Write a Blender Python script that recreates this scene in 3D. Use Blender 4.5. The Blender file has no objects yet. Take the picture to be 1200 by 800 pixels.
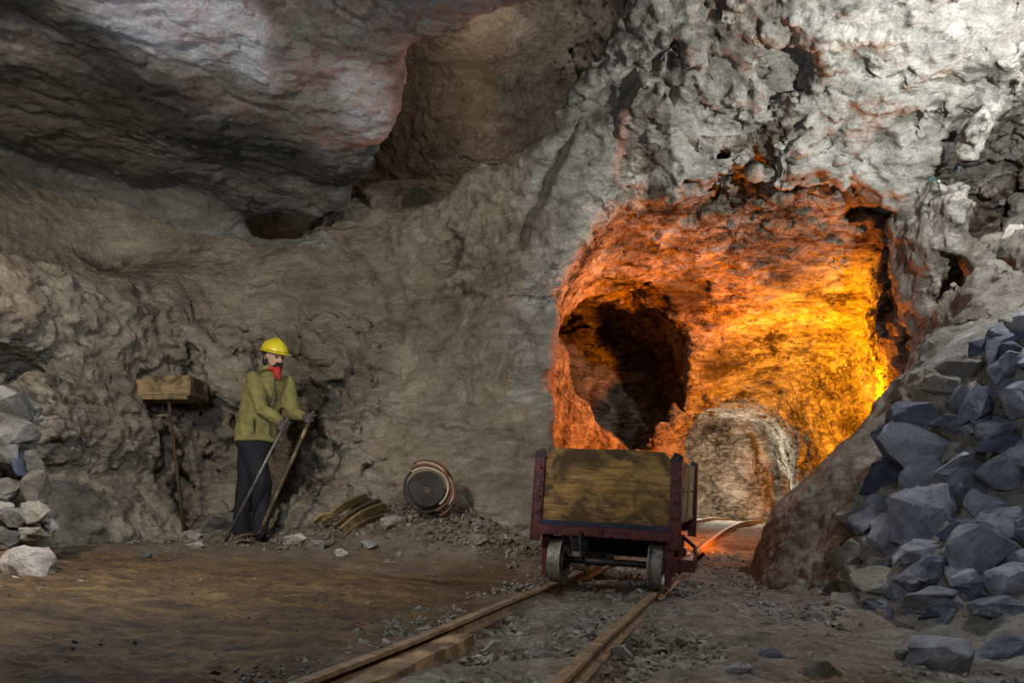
import bpy, bmesh, math, random, time
import numpy as np
from mathutils import Vector, Matrix, Euler, noise as mnoise
T0 = time.time()
R = random.Random(7)
C = bpy.context.scene.collection
CAMZ = 0.57
F = 900.0
def W(px, py, y):                       # a point of the place at distance y in front of the tripod
    return Vector(((px-600)/F*y, y, CAMZ + (595-py)/F*y))

# ------------------------------------------------------------------ noise
rs = np.random.RandomState(3)
_perm = rs.permutation(256).astype(np.int32); _perm = np.concatenate([_perm, _perm, _perm])
_grad = rs.normal(size=(256, 3)).astype(np.float32); _grad /= np.linalg.norm(_grad, axis=1)[:, None]
def perlin(p):
    pi = np.floor(p).astype(np.int32); f = (p-pi).astype(np.float32); pi &= 255
    u = f*f*f*(f*(f*6-15)+10)
    out = None
    def g(dx, dy, dz):
        h = _perm[_perm[_perm[(pi[:, 0]+dx) & 255]+((pi[:, 1]+dy) & 255)]+((pi[:, 2]+dz) & 255)] & 255
        gr = _grad[h]
        return gr[:, 0]*(f[:, 0]-dx)+gr[:, 1]*(f[:, 1]-dy)+gr[:, 2]*(f[:, 2]-dz)
    L = lambda a, b, t: a+(b-a)*t
    x0 = L(L(g(0,0,0), g(1,0,0), u[:,0]), L(g(0,1,0), g(1,1,0), u[:,0]), u[:,1])
    x1 = L(L(g(0,0,1), g(1,0,1), u[:,0]), L(g(0,1,1), g(1,1,1), u[:,0]), u[:,1])
    return L(x0, x1, u[:,2])*1.6
def fbm(p, o=4, gain=.5):
    s = 0; a = 1
    for i in range(o):
        s = s+a*perlin(p+i*17.3); p = p*2.03; a *= gain
    return s
def ridged(p, o=4, gain=.5):
    s = 0; a = 1
    for i in range(o):
        s = s+a*(1-2*np.abs(perlin(p+i*11.7))); p = p*2.07; a *= gain
    return s
_rv = rs.rand(4096, 7).astype(np.float32)
def facets(p, tilt=.5, lev=.9):
    """piecewise planar offset: every voronoi cell has its own level and slant (broken rock faces); also the edge gap"""
    pi = np.floor(p).astype(np.int32); best = np.full(len(p), 9e9, np.float32); sec = best.copy(); val = np.zeros(len(p), np.float32)
    for dx in (-1, 0, 1):
        for dy in (-1, 0, 1):
            for dz in (-1, 0, 1):
                c = pi+np.array([dx, dy, dz], np.int32)
                h = (c[:, 0]*73856093 ^ c[:, 1]*19349663 ^ c[:, 2]*83492791) & 4095
                r = _rv[h]
                d = p-(c+r[:, :3]*.9)
                dd = (d*d).sum(1)
                v = (r[:, 3]-.5)*lev+tilt*((r[:, 4:7]-.5)*2*d).sum(1)
                m = dd < best
                sec = np.where(m, best, np.minimum(sec, dd))
                val = np.where(m, v, val); best = np.where(m, dd, best)
    return val, np.sqrt(sec)-np.sqrt(best)
def sstep(a, b, x):
    t = np.clip((x-a)/(b-a), 0, 1); return t*t*(3-2*t)
def smin(a, b, k): 
    h = np.clip(.5+.5*(b-a)/k, 0, 1); return b+(a-b)*h-k*h*(1-h)
def smax(a, b, k): return -smin(-a, -b, k)

# ------------------------------------------------------------------ thin plate surfaces through surveyed points
class TPS:
    def __init__(s, pts, vals, lam=.02):
        s.p = np.array(pts, float); v = np.array(vals, float); n = len(v)
        K = s.k(np.linalg.norm(s.p[:, None]-s.p[None], axis=2))+lam*np.eye(n)
        Pm = np.hstack([np.ones((n, 1)), s.p]); A = np.zeros((n+3, n+3)); A[:n, :n] = K; A[:n, n:] = Pm; A[n:, :n] = Pm.T
        s.w = np.linalg.solve(A, np.concatenate([v, np.zeros(3)]))
    @staticmethod
    def k(r): return np.where(r > 1e-9, r*r*np.log(np.maximum(r, 1e-9)), 0)
    def __call__(s, a, b):
        a = np.asarray(a, np.float32); b = np.asarray(b, np.float32)
        out = s.w[-3]+s.w[-2]*a+s.w[-1]*b
        for (x, y), w in zip(s.p, s.w): out = out+w*s.k(np.hypot(a-x, b-y))
        return out
def survey(lst):
    P = [W(*l) for l in lst]
    return [(p.x, p.z) for p in P], [p.y for p in P]

# ground under everything: tilts up gently to the left and to the back
def ground_np(X, Y):
    X = np.asarray(X, float); Y = np.asarray(Y, float)
    z = .0247*Y-.069*X-.07
    z = z+.31*sstep(6.5, 14, Y)*sstep(0, 1.2, X)
    # bank of rubble at the foot of the wall
    z = z+.58*np.exp(-(((X+.65)/1.0)**2))*sstep(5.8, 7.3, Y)
    z = z+.16*sstep(6.7, 7.5, Y)*sstep(0, -1.0, X)
    z = z+.10*np.exp(-(((X-2.15)/.5)**2+((Y-4.75)/.6)**2))
    return z
def ground(x, y): return float(ground_np(x, y))

BACK = survey([(80,610,6.25),(140,560,6.6),(80,520,6.55),(80,450,6.85),(80,330,7.35),(60,220,7.7),(200,610,6.85),(200,530,7.1),(200,450,7.3),(200,330,7.7),(200,230,8.0),
 (330,600,7.3),(330,450,7.6),(330,330,8.0),(330,250,8.35),(450,590,7.1),(450,480,7.5),(450,380,7.9),(430,270,8.2),
 (560,590,6.9),(560,500,7.3),(550,400,7.6),(540,300,7.7),(545,200,7.55),(625,590,6.75),(625,480,7.05),(630,380,7.15),(640,280,7.15),(640,180,6.95),
 (700,240,7.0),(720,130,6.7),(735,30,6.2),(850,210,6.9),(850,100,6.35),(850,0,5.85),(1000,190,6.8),(1000,100,6.15),(1000,0,5.6),
 (850,400,7.1),(850,600,7.2),(1070,400,6.9),(1080,300,6.9),(1160,200,6.8),(1150,90,6.0),(1200,0,5.5),(1180,330,6.8),(1200,600,6.6),
 (850,-200,5.3),(1100,-150,5.1),(700,-120,5.7),(0,450,6.3),(0,600,5.75),(0,250,7.0),(-150,450,5.2),(-150,600,4.6),(-300,620,3.5),(-300,450,3.7),(-300,250,4.0),(1330,300,5.2),(1330,600,4.8),(1500,300,3.6)])
Yb = TPS(*BACK)
CHAM = survey([(690,290,7.5),(760,250,7.5),(950,215,7.2),(1010,260,7.7),(850,330,8.9),(1035,380,9.0),(950,400,9.9),(850,420,10.3),(960,500,11.0),(935,560,11.9),
 (900,470,11.9),(790,490,11.2),(720,320,8.7),(690,400,9.3),(700,500,9.6),(770,550,11.5),(860,560,12.6),(1060,450,9.1),(1080,560,9.8),(640,400,7.8),(640,560,8.2),(1020,620,11)])
Yc = TPS(*CHAM)
# mound on the right, height over plan
MPT = [(905,600,7.0),(950,560,6.9),(1000,500,6.75),(1045,440,6.6),(1080,408,6.5),(1115,330,6.4),(1190,268,6.1),
 (900,645,6.5),(950,640,5.9),(940,690,5.4),(1000,700,4.9),(1100,735,4.1),(1030,520,6.0),(1150,520,5.0),(1190,400,5.3),(1100,620,4.6),(1190,620,4.3),(1100,450,5.9),(1010,600,5.4),(1210,765,3.5),(1300,500,4.2)]
mp = [W(*l) for l in MPT]
Zm = TPS([(p.x, p.y) for p in mp]+[(2.3,8.3),(3.0,8.6),(3.8,8.3),(4.6,8.6),(4.0,10.),(1.7,7.4),(1.4,6.),(1.6,4.6),(2.,3.2),(5.5,6),(5.2,4),(2.08,6.6),(1.8,5.8),(1.7,5.2),(2.2,7.2)],
         [p.z for p in mp]+[-.2,.1,.6,.9,-.3,-.2,-.35,-.3,-.3,3.2,2.6,-.25,-.25,-.25,-.2])

def poly_sd(poly, X, Z):
    sh = np.broadcast_shapes(np.shape(X), np.shape(Z)); d = np.full(sh, 1e9, np.float32); s = np.ones(sh, np.float32)
    n = len(poly)
    for i in range(n):
        ax, az = poly[i]; bx, bz = poly[i-1]
        ex, ez = bx-ax, bz-az; wx, wz = X-ax, Z-az
        t = np.clip((wx*ex+wz*ez)/(ex*ex+ez*ez), 0, 1)
        d = np.minimum(d, (wx-ex*t)**2+(wz-ez*t)**2)
        c1 = Z >= az; c2 = Z < bz; c3 = ex*wz > ez*wx
        flip = (c1 & c2 & c3) | (~c1 & ~c2 & ~c3)
        s = np.where(flip, -s, s)
    return s*np.sqrt(d)
def outline(pts, y): return [((a-600)/F*y, CAMZ+(595-b)/F*y) for a, b in pts]
def ell(X, Y, Z, c, r): 
    k = np.sqrt(((X-c[0])/r[0])**2+((Y-c[1])/r[1])**2+((Z-c[2])/r[2])**2); return (k-1)*min(r)

EDGE = [(-6, 9.4), (-2.7, 8.55), (-1.75, 8.05), (-1.4, 7.4), (-1.12, 6.7), (-.76, 5.55), (.0, 4.72), (.9, 3.6), (2.2, 1.8), (4, -1)]
def edge_sd(X, Y):   # negative on the left of the slab's broken edge
    poly = EDGE+[(-12, -1), (-12, 9.4)]
    return poly_sd(poly, X, Y)

def slab_z(X, Y): return 3.78-.05*(X+2)+.10*np.sin(X*1.1+.4)*np.cos(Y*.8)-.35*sstep(5.2, 3.2, Y)

def field(X, Y, Z):
    """negative where the mine is hollow"""
    V = (Y-Yb(X, Z))*.85
    V = smax(V, (Z-6.3), .3)
    # slab of roof on the left
    slab = smax(slab_z(X, Y)-Z, edge_sd(X, Y), .22)
    # upper chamber behind the slab
    up = poly_sd([(p.x, p.z) for p in (W(310,262,8.2),W(420,252,8.0),W(500,214,7.7),W(545,184,7.4),W(620,150,6.9),W(665,105,6.6),W(700,60,6.4),W(738,0,6.1),W(790,-120,5.8),W(700,-300,6),W(350,-300,7),W(250,100,8))], X, Z)
    up = smax(up-.22*np.maximum(Y-7.2, 0), Y-(11.6+.25*np.sin(X*2.)-.55*(Z-4)), .4); up = smax(up, 5.0-Y, .2); up = smax(up, 3.5-Z, .1); up = smax(up, Z-6.35, .2)
    V = smin(V, up, .12)
    V = smax(V, -slab, .12)
    # lobe of rock inside it
    V = smax(V, -ell(X, Y, Z, (-1.35, 9.4, 3.65), (1.25, 1.0, .85)), .15)
    # mouth of the glowing chamber and the chamber
    por = poly_sd(outline([(650,700),(652,560),(643,470),(648,400),(660,345),(695,290),(745,255),(800,246),(850,226),(925,208),(1000,198),(1040,235),(1055,300),(1066,380),(1070,450),(1075,560),(1075,700)], 7.05), X, Z)
    ch = smax(por-.33*(Y-7.05), (Y-Yc(X, Z))*.8, .35); ch = smax(ch, 5.6-Y, .3)
    V = smin(V, ch, .28)
    # dark side passage
    sp = poly_sd([(p.x, p.z) for p in (W(640,400,8.5),W(664,352,8.6),(W(700,328,8.8)),W(735,336,9.2),W(765,366,9.6),W(790,406,10.0),W(788,446,10.1),W(752,485,10.0),W(722,474,9.8),W(676,446,9.0))], X+.10*np.maximum(Y-10, 0), Z)-.20*np.maximum(Y-8.8, 0)
    sp = smax(sp, Y-13.8, .5); sp = smax(sp, 7.7-Y, .2)
    V = smin(V, sp, .1)
    # low working beyond
    tn = poly_sd(outline([(798,720),(797,530),(808,494),(830,478),(858,477),(905,492),(926,512),(933,560),(926,720)], 12.8), X-.15*(Y-12.8), Z+.0*Y)
    tn = smax(tn-.10*np.maximum(Y-12.6, 0), Y-(16.6+.5*np.sin(X*2+1)), .4); tn = smax(tn, 11.0-Y, .1)
    V = smin(V, tn, .12)
    br = np.sqrt(((Y-15.2)/1.0)**2+((Z-.7)/1.15)**2)-1; br = smax(br*.9, np.abs(X-6.2)-1.4, .2)
    V = smin(V, br, .1)
    # mound
    m = (Z-Zm(X, Y))*.7
    V = smax(V, -m, .18)
    # rock teeth and crevice on the right of the mouth
    V = smin(V, ell(X, Y, Z, (3.50, 6.9, 2.75), (.10, .8, .7)), .12)
    V = smax(V, -ell(X, Y, Z, (3.70, 6.95, 2.9), (.09, .4, .6)), .12)
    V = smin(V, ell(X, Y, Z, (3.90, 7.0, 2.45), (.10, .7, .55)), .1)
    V = smin(V, ell(X, Y, Z, (4.30, 6.9, 3.35), (.70, 1.5, .60)), .15)
    V = smin(V, ell(X, Y, Z, (4.75, 6.6, 3.0), (.6, 1.0, .4)), .2)
    # hollows and steps of the worked face at left
    V = smin(V, ell(X, Y, Z, (-2.85, 7.35, 1.05), (.36, .55, .85)), .08)
    V = smin(V, ell(X, Y, Z, (-3.15, 7.4, 1.6), (.5, .45, .3)), .08)
    V = smin(V, ell(X, Y, Z, (-1.9, 7.5, 1.68), (.17, .3, .13)), .05)
    V = smin(V, ell(X, Y, Z, (-4.1, 7.0, 1.42), (.34, .4, .16)), .06)
    V = smax(V, -ell(X, Y, Z, (-3.95, 7.35, 1.75), (.42, .45, .26)), .08)
    V = smax(V, -ell(X, Y, Z, (-2.75, 7.75, 2.05), (.22, .4, .34)), .06)
    for c_, r_ in ((W(1005,50,5.75), (.24,.35,.12)), (W(940,95,6.2), (.16,.35,.34)), (W(835,165,6.75), (.35,.3,.10)), (W(890,190,6.9), (.25,.3,.09))):
        V = smin(V, ell(X, Y, Z, c_, r_), .06)
    # floor level of the dig
    V = smax(V, (ground_np(X, Y)-.3)-Z, .05)
    return V

# ------------------------------------------------------------------ mesh of the hollow (surface nets)
def lerp_up(A):
    for ax in range(3):
        A = np.moveaxis(A, ax, 0); B = np.empty((2*A.shape[0]-1,)+A.shape[1:], A.dtype)
        B[::2] = A; B[1::2] = (A[1:]+A[:-1])*.5; A = np.moveaxis(B, 0, ax)
    return A
def rough_zone(P):
    """0 smooth, 1 broken"""
    x, y, z = P[:, 0], P[:, 1], P[:, 2]
    a = sstep(0.2, 1.2, x)*sstep(2.8, 3.6, z)                    # over the mouth
    b = sstep(-.5, -1.5, x)*sstep(2.9, 2.3, z)                   # worked face
    c = sstep(.9, 2., x)*sstep(7.4, 8.2, y)*.55
    d = .35*sstep(3, 3.6, x)
    return np.clip(np.maximum(np.maximum(a, b), np.maximum(c, d)), .22, 1)
def coarse_relief(P):
    rz = rough_zone(P)
    rot = np.array([[.8, .1, -.6], [-.1, .99, .05], [.6, 0, .8]], np.float32)
    Q = P@rot.T
    n1 = fbm(P*.75, 3)*.12
    wq = Q+.18*np.stack([perlin(P*2.2), perlin(P*2.2+9), perlin(P*2.2+31)], 1)
    f1, e1 = facets(wq*np.array([.9, 1.6, 1.7], np.float32), .9)
    f2, e2 = facets(wq*np.array([2.6, 3.6, 4.6], np.float32)+5.5, .9)
    D = n1+rz*(.20*f1+.085*f2)-rz*.06*np.exp(-(e2/.10)**2)*(.5+.5*perlin(P*1.3))
    return D
def build_nets(lo, hi, h):
    n = [int(math.ceil((hi[i]-lo[i])/(2*h)))+1 for i in range(3)]
    ax = [lo[i]+2*h*np.arange(n[i]) for i in range(3)]
    X, Y, Z = np.meshgrid(*[a.astype(np.float32) for a in ax], indexing='ij', sparse=True)
    V = field(X, Y, Z).astype(np.float32); del X, Y, Z
    V = lerp_up(V)
    idx = np.argwhere(np.abs(V) < .3).astype(np.int32)
    for s in range(0, len(idx), 150000):
        k = idx[s:s+150000]; V[k[:, 0], k[:, 1], k[:, 2]] += coarse_relief((k*np.float32(h)+np.array(lo, np.float32)).astype(np.float32))
    del idx
    # closed edges of the block stay solid
    S = V < 0
    nx, ny, nz = V.shape
    cs = np.zeros((nx-1, ny-1, nz-1), np.int8)
    for i in (0, 1):
        for j in (0, 1):
            for k in (0, 1): cs += S[i:nx-1+i, j:ny-1+j, k:nz-1+k]
    act = (cs > 0) & (cs < 8)
    ci = np.argwhere(act); vid = np.full(act.shape, -1, np.int32); vid[act] = np.arange(len(ci))
    acc = np.zeros((len(ci), 3), np.float32); cnt = np.zeros(len(ci), np.float32)
    cor = [(i, j, k) for i in (0, 1) for j in (0, 1) for k in (0, 1)]
    cv = {c: V[ci[:, 0]+c[0], ci[:, 1]+c[1], ci[:, 2]+c[2]] for c in cor}
    for a in cor:
        for d in range(3):
            if a[d] == 0:
                b = list(a); b[d] = 1; b = tuple(b)
                va, vb = cv[a], cv[b]; m = (va < 0) != (vb < 0)
                t = np.where(m, va/np.where(m, va-vb, 1), 0)
                p = np.tile(np.array(a, np.float32), (len(ci), 1)); p[:, d] += t
                acc[m] += p[m]; cnt[m] += 1
    verts = (ci+acc/cnt[:, None])*h+np.array(lo)
    faces = []
    for d in range(3):
        o1, o2 = [(1, 2), (2, 0), (0, 1)][d]
        sl0 = [slice(1, -1)]*3; sl0[d] = slice(0, -1); sl1 = list(sl0); sl1[d] = slice(1, None)
        A = S[tuple(sl0)]; B = S[tuple(sl1)]
        e = np.argwhere(A != B); base = e.copy()
        for q in range(3):
            if q != d: base[:, q] += 1
        inside = S[base[:, 0], base[:, 1], base[:, 2]]
        def v(s1, s2):
            c = base.copy(); c[:, o1] += s1; c[:, o2] += s2; return vid[c[:, 0], c[:, 1], c[:, 2]]
        q = np.stack([v(-1, -1), v(0, -1), v(0, 0), v(-1, 0)], 1)
        q[inside] = q[inside][:, ::-1]
        faces.append(q)
    fc = np.concatenate(faces)
    return verts, fc[:, ::-1][:, :] if False else fc

# ------------------------------------------------------------------ materials
def nt(name):
    m = bpy.data.materials.new(name); m.use_nodes = True; t = m.node_tree; t.nodes.clear()
    o = t.nodes.new('ShaderNodeOutputMaterial'); b = t.nodes.new('ShaderNodeBsdfPrincipled'); t.links.new(b.outputs[0], o.inputs[0])
    return m, t, b
def N(t, ty, **kw):
    n = t.nodes.new(ty)
    for k, v in kw.items():
        if k.startswith('i_'):
            key = k[2:]; n.inputs[int(key) if key.isdigit() else key].default_value = v
        else: setattr(n, k, v)
    return n
def ramp(t, fac, stops):
    r = t.nodes.new('ShaderNodeValToRGB'); t.links.new(fac, r.inputs[0])
    el = r.color_ramp.elements
    while len(el) < len(stops): el.new(.5)
    for e, (p, c) in zip(el, stops): e.position = p; e.color = (*c, 1) if len(c) == 3 else c
    return r.outputs[0]
def mixc(t, f, a, b, mode='MIX'):
    n = t.nodes.new('ShaderNodeMix'); n.data_type = 'RGBA'; n.blend_type = mode
    for s, v in ((n.inputs[0], f), (n.inputs[6], a), (n.inputs[7], b)):
        if hasattr(v, 'links'): t.links.new(v, s)
        elif isinstance(v, (int, float)): s.default_value = v
        else: s.default_value = (*v, 1)
    return n.outputs[2]
def mth(t, op, a, b=0.0, clamp=False):
    n = t.nodes.new('ShaderNodeMath'); n.operation = op; n.use_clamp = clamp
    for s, v in ((n.inputs[0], a), (n.inputs[1], b)):
        if hasattr(v, 'links'): t.links.new(v, s)
        else: s.default_value = v
    return n.outputs[0]
def noisef(t, co, scale, det=6, rough=.6, dist=0.):
    n = N(t, 'ShaderNodeTexNoise', i_Scale=scale, i_Detail=det, i_Roughness=rough, i_Distortion=dist); t.links.new(co, n.inputs['Vector']); return n.outputs[0]
def mapping(t, co, rot=(0,0,0), sc=(1,1,1)):
    n = N(t, 'ShaderNodeMapping'); n.inputs['Rotation'].default_value = rot; n.inputs['Scale'].default_value = sc; t.links.new(co, n.inputs[0]); return n.outputs[0]
def blob(t, co, c, r, soft=.5, wob=.35):
    """0..1 mask for mineral colour and for painted-in light around a point of the rock"""
    v = t.nodes.new('ShaderNodeVectorMath'); v.operation = 'SUBTRACT'; t.links.new(co, v.inputs[0]); v.inputs[1].default_value = c
    d = t.nodes.new('ShaderNodeVectorMath'); d.operation = 'DIVIDE'; t.links.new(v.outputs[0], d.inputs[0]); d.inputs[1].default_value = r
    l = t.nodes.new('ShaderNodeVectorMath'); l.operation = 'LENGTH'; t.links.new(d.outputs[0], l.inputs[0])
    x = mth(t, 'ADD', l.outputs['Value'], mth(t, 'MULTIPLY', mth(t, 'SUBTRACT', noisef(t, co, 3.1), .5), wob*4))
    m = N(t, 'ShaderNodeMapRange', i_1=1+soft, i_2=1-soft); m.interpolation_type = 'SMOOTHSTEP'; t.links.new(x, m.inputs[0]); return m.outputs[0]

def rock_material(name, dark, mid, light, cracks=.6, bump=1., sc=1., stains_and_light=(), warm=(.30,.20,.10), lim=(.34,.5,.66)):
    m, t, b = nt(name)
    co = N(t, 'ShaderNodeNewGeometry').outputs['Position']
    n1 = noisef(t, co, 1.1*sc, 8, .62, .3)
    n2 = noisef(t, mapping(t, co, (.2, .6, .1), (1, 1.5, 3.2)), 2.6*sc, 9, .68, .8)
    mixn = mth(t, 'ADD', mth(t, 'MULTIPLY', n1, .5), mth(t, 'MULTIPLY', n2, .5))
    col = ramp(t, mixn, [(lim[0], dark), (lim[1], mid), (lim[2], light)])
    ru = ramp(t, noisef(t, co, .9*sc, 5, .6, 1.2), [(.54, (0,0,0)), (.7, (1,1,1))])
    col = mixc(t, mth(t, 'MULTIPLY', ru, .2), col, warm)
    # thin veins and cracks
    for (s, w, a) in ((1.1, .012, .75), (3.3, .025, .5)):
        vn = N(t, 'ShaderNodeTexVoronoi', feature='DISTANCE_TO_EDGE', i_Scale=s*sc)
        dv = N(t, 'ShaderNodeTexNoise', i_Scale=2.4*sc, i_Detail=5.0); t.links.new(co, dv.inputs['Vector'])
        av = t.nodes.new('ShaderNodeVectorMath'); av.operation = 'MULTIPLY_ADD'; t.links.new(dv.outputs[1], av.inputs[0]); av.inputs[1].default_value = (.7,.7,.7); t.links.new(mapping(t, co, (.3,.5,0), (.6,1,1.5)), av.inputs[2])
        t.links.new(av.outputs[0], vn.inputs['Vector'])
        ed = ramp(t, vn.outputs[0], [(0, (1,1,1)), (w, (1,1,1)), (w*3, (0,0,0))])
        msk = ramp(t, noisef(t, co, .8*sc, 3), [(.5, (0,0,0)), (.6, (1,1,1))])
        k = mth(t, 'MULTIPLY', mth(t, 'MULTIPLY', ed, msk), a*cracks)
        col = mixc(t, k, col, tuple(v*.35 for v in dark))
    for (c, r, cc, amt) in stains_and_light:
        col = mixc(t, mth(t, 'MULTIPLY', blob(t, co, c, r), amt), col, cc)
    sp = ramp(t, noisef(t, co, 42*sc, 4, .7), [(.38, (.62,.62,.62)), (.62, (1.15,1.15,1.15))])
    col = mixc(t, .55, col, sp, 'MULTIPLY')
    t.links.new(col, b.inputs['Base Color'])
    b.inputs['Roughness'].default_value = .93; b.inputs['Specular IOR Level'].default_value = .25
    h = mth(t, 'ADD', mth(t, 'MULTIPLY', noisef(t, co, 9*sc, 10, .68, .4), .6), mth(t, 'MULTIPLY', noisef(t, mapping(t, co, (.2,.7,0), (1,1.3,2.6)), 5*sc, 8, .7, 1.), .8))
    vo = N(t, 'ShaderNodeTexVoronoi', feature='F1', i_Scale=14*sc); t.links.new(co, vo.inputs['Vector'])
    h = mth(t, 'ADD', h, mth(t, 'MULTIPLY', vo.outputs[0], .18))
    bp = N(t, 'ShaderNodeBump', i_Strength=.75*bump, i_Distance=.09); t.links.new(h, bp.inputs['Height']); t.links.new(bp.outputs[0], b.inputs['Normal'])
    return m
def plain(name, col, rough=.7, metal=0., var=.25, sc=18., bump=.2, scale=(1,1,1), second=None, dist=0.004, th=(.4,.65)):
    m, t, b = nt(name)
    co = N(t, 'ShaderNodeTexCoord').outputs['Object']; cm = mapping(t, co, (0,0,0), scale)
    n = noisef(t, cm, sc, 7, .65, .6)
    sec = second or tuple(c*(1-var*2) for c in col)
    t.links.new(ramp(t, n, [(th[0], sec), (th[1], col)]), b.inputs['Base Color'])
    b.inputs['Roughness'].default_value = rough; b.inputs['Metallic'].default_value = metal
    bp = N(t, 'ShaderNodeBump', i_Strength=bump, i_Distance=dist*5); t.links.new(n, bp.inputs['Height']); t.links.new(bp.outputs[0], b.inputs['Normal'])
    return m
def wood(name, a, c, axis=0, sc=6., rough=.8):
    m, t, b = nt(name)
    co = N(t, 'ShaderNodeTexCoord').outputs['Object']; s = [9, 9, 9]; s[axis] = .9
    n = noisef(t, mapping(t, co, (0,0,0), tuple(s)), sc, 8, .7, 1.2); n2 = noisef(t, co, 3.2, 6, .65, .8)
    col = ramp(t, n, [(.35, a), (.62, c)])
    col = mixc(t, ramp(t, n2, [(.44, (.9,.9,.9)), (.56, (0,0,0))]), col, tuple(v*.28 for v in a))
    t.links.new(col, b.inputs['Base Color']); b.inputs['Roughness'].default_value = rough
    bp = N(t, 'ShaderNodeBump', i_Strength=.5, i_Distance=.01); t.links.new(n, bp.inputs['Height']); t.links.new(bp.outputs[0], b.inputs['Normal'])
    return m

Mt = {}
GREYD, GREYM, GREYL = (.10,.093,.078), (.24,.225,.19), (.42,.40,.35)
Mt['wall'] = rock_material('rock_wall', (.12,.10,.075), (.29,.255,.20), (.48,.43,.35), 1.)
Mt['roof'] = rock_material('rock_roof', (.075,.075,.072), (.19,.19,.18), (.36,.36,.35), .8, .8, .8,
    stains_and_light=[((-2.35,5.15,3.7),(.42,.45,.5),(.58,.63,.72),.8),((-1.9,5.3,3.7),(.22,.5,.5),(.55,.60,.68),.7),((-1.15,6.0,3.7),(.20,.55,.5),(.52,.55,.60),.75),((-3.0,6.2,3.8),(.55,.6,.6),(.028,.03,.033),.85),((-2.3,6.9,3.8),(.7,.6,.5),(.04,.042,.04),.8),((-1.5,7.3,3.8),(.5,.5,.5),(.05,.05,.05),.6),((-4.0,6.6,3.8),(.9,.8,.5),(.12,.10,.06),.6),((-3.2,4.9,3.8),(.3,.5,.5),(.05,.045,.03),.8)], warm=(.17,.14,.10))  # pale bluish patches: cool light on the slab painted into its colour
Mt['face'] = rock_material('rock_face', (.12,.115,.10), (.33,.32,.285), (.60,.59,.54), .9, 1.25, stains_and_light=[(tuple(W(1100,207,6.8)),(.07,.6,.05),(.08,.42,.48),.8),(tuple(W(733,160,6.6)),(.05,.6,.24),(.58,.30,.22),.6)])
Mt['chamber'] = rock_material('rock_chamber', (.035,.022,.015), (.27,.23,.18), (.66,.62,.54), 1., 1.3, 1.7, stains_and_light=[(tuple(W(795,345,9.3)),(.35,.8,.30),(.02,.012,.008),.8),(tuple(W(850,425,10.3)),(.30,.8,.30),(.02,.012,.008),.75),(tuple(W(720,300,8.6)),(.4,.8,.12),(.03,.02,.01),.6)], lim=(.40,.49,.61))
Mt['mound'] = rock_material('rock_mound', (.10,.09,.07), (.26,.24,.20), (.42,.40,.35), .5, .8, 1.3)

def mesh_from(name, verts, faces, mat, normals=None):
    me = bpy.data.meshes.new(name)
    me.vertices.add(len(verts)); me.vertices.foreach_set('co', np.asarray(verts, np.float32).ravel())
    nf = len(faces); me.loops.add(nf*4); me.polygons.add(nf)
    me.loops.foreach_set('vertex_index', np.asarray(faces, np.int32).ravel())
    me.polygons.foreach_set('loop_start', np.arange(nf, dtype=np.int32)*4)
    me.update(calc_edges=True)
    me.shade_smooth()
    me.materials.append(mat)
    if normals is not None: me.normals_split_custom_set_from_vertices(normals)
    o = bpy.data.objects.new(name, me); C.objects.link(o); return o

def scatter(idx, vals, n):
    return np.stack([np.bincount(idx, weights=vals[:, k], minlength=n) for k in range(3)], 1)
def vert_normals(v, f):
    a = v[f]; fn = np.cross(a[:, 2]-a[:, 0], a[:, 3]-a[:, 1])
    n = sum(scatter(f[:, i], fn, len(v)) for i in range(4))
    return (n/np.maximum(np.linalg.norm(n, axis=1), 1e-9)[:, None]).astype(np.float32)
def subdivide_quads(v, f):
    """one catmull-clark step on a quad mesh"""
    nv, nf = len(v), len(f); v = v.astype(np.float64)
    e = np.stack([f, np.roll(f, -1, 1)], 2).reshape(-1, 2); es = np.sort(e, 1)
    key = es[:, 0].astype(np.int64)*nv+es[:, 1]; uk, inv, cnt = np.unique(key, return_inverse=True, return_counts=True)
    inv = inv.reshape(-1); ue = np.stack([uk//nv, uk % nv], 1); ne = len(ue)
    fc = v[f].mean(1); mid = v[ue].mean(1)
    fsum = scatter(inv, np.repeat(fc, 4, 0), ne); inner = cnt == 2
    ep = np.where(inner[:, None], (2*mid+fsum)/4, mid)
    fN = np.bincount(f.ravel(), minlength=nv); F_ = scatter(f.ravel(), np.repeat(fc, 4, 0), nv)/np.maximum(fN, 1)[:, None]
    eN = np.bincount(ue.ravel(), minlength=nv); E_ = scatter(ue.ravel(), np.repeat(mid, 2, 0), nv)/np.maximum(eN, 1)[:, None]
    n_ = np.maximum(eN, 3)[:, None]; vp = (F_+2*E_+(n_-3)*v)/n_
    border = np.zeros(nv, bool); border[ue[~inner].ravel()] = True; odd = border | (fN != eN); vp[odd] = v[odd]
    ei = (nv+inv).reshape(nf, 4); fi = nv+ne+np.arange(nf)
    q = np.stack([np.stack([f[:, i], ei[:, i], fi, ei[:, (i-1) % 4]], 1) for i in range(4)], 1).reshape(-1, 4)
    vv = np.concatenate([vp, ep, fc]).astype(np.float32); q = q.astype(np.int32)
    return vv, vert_normals(vv, q), q

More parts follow.
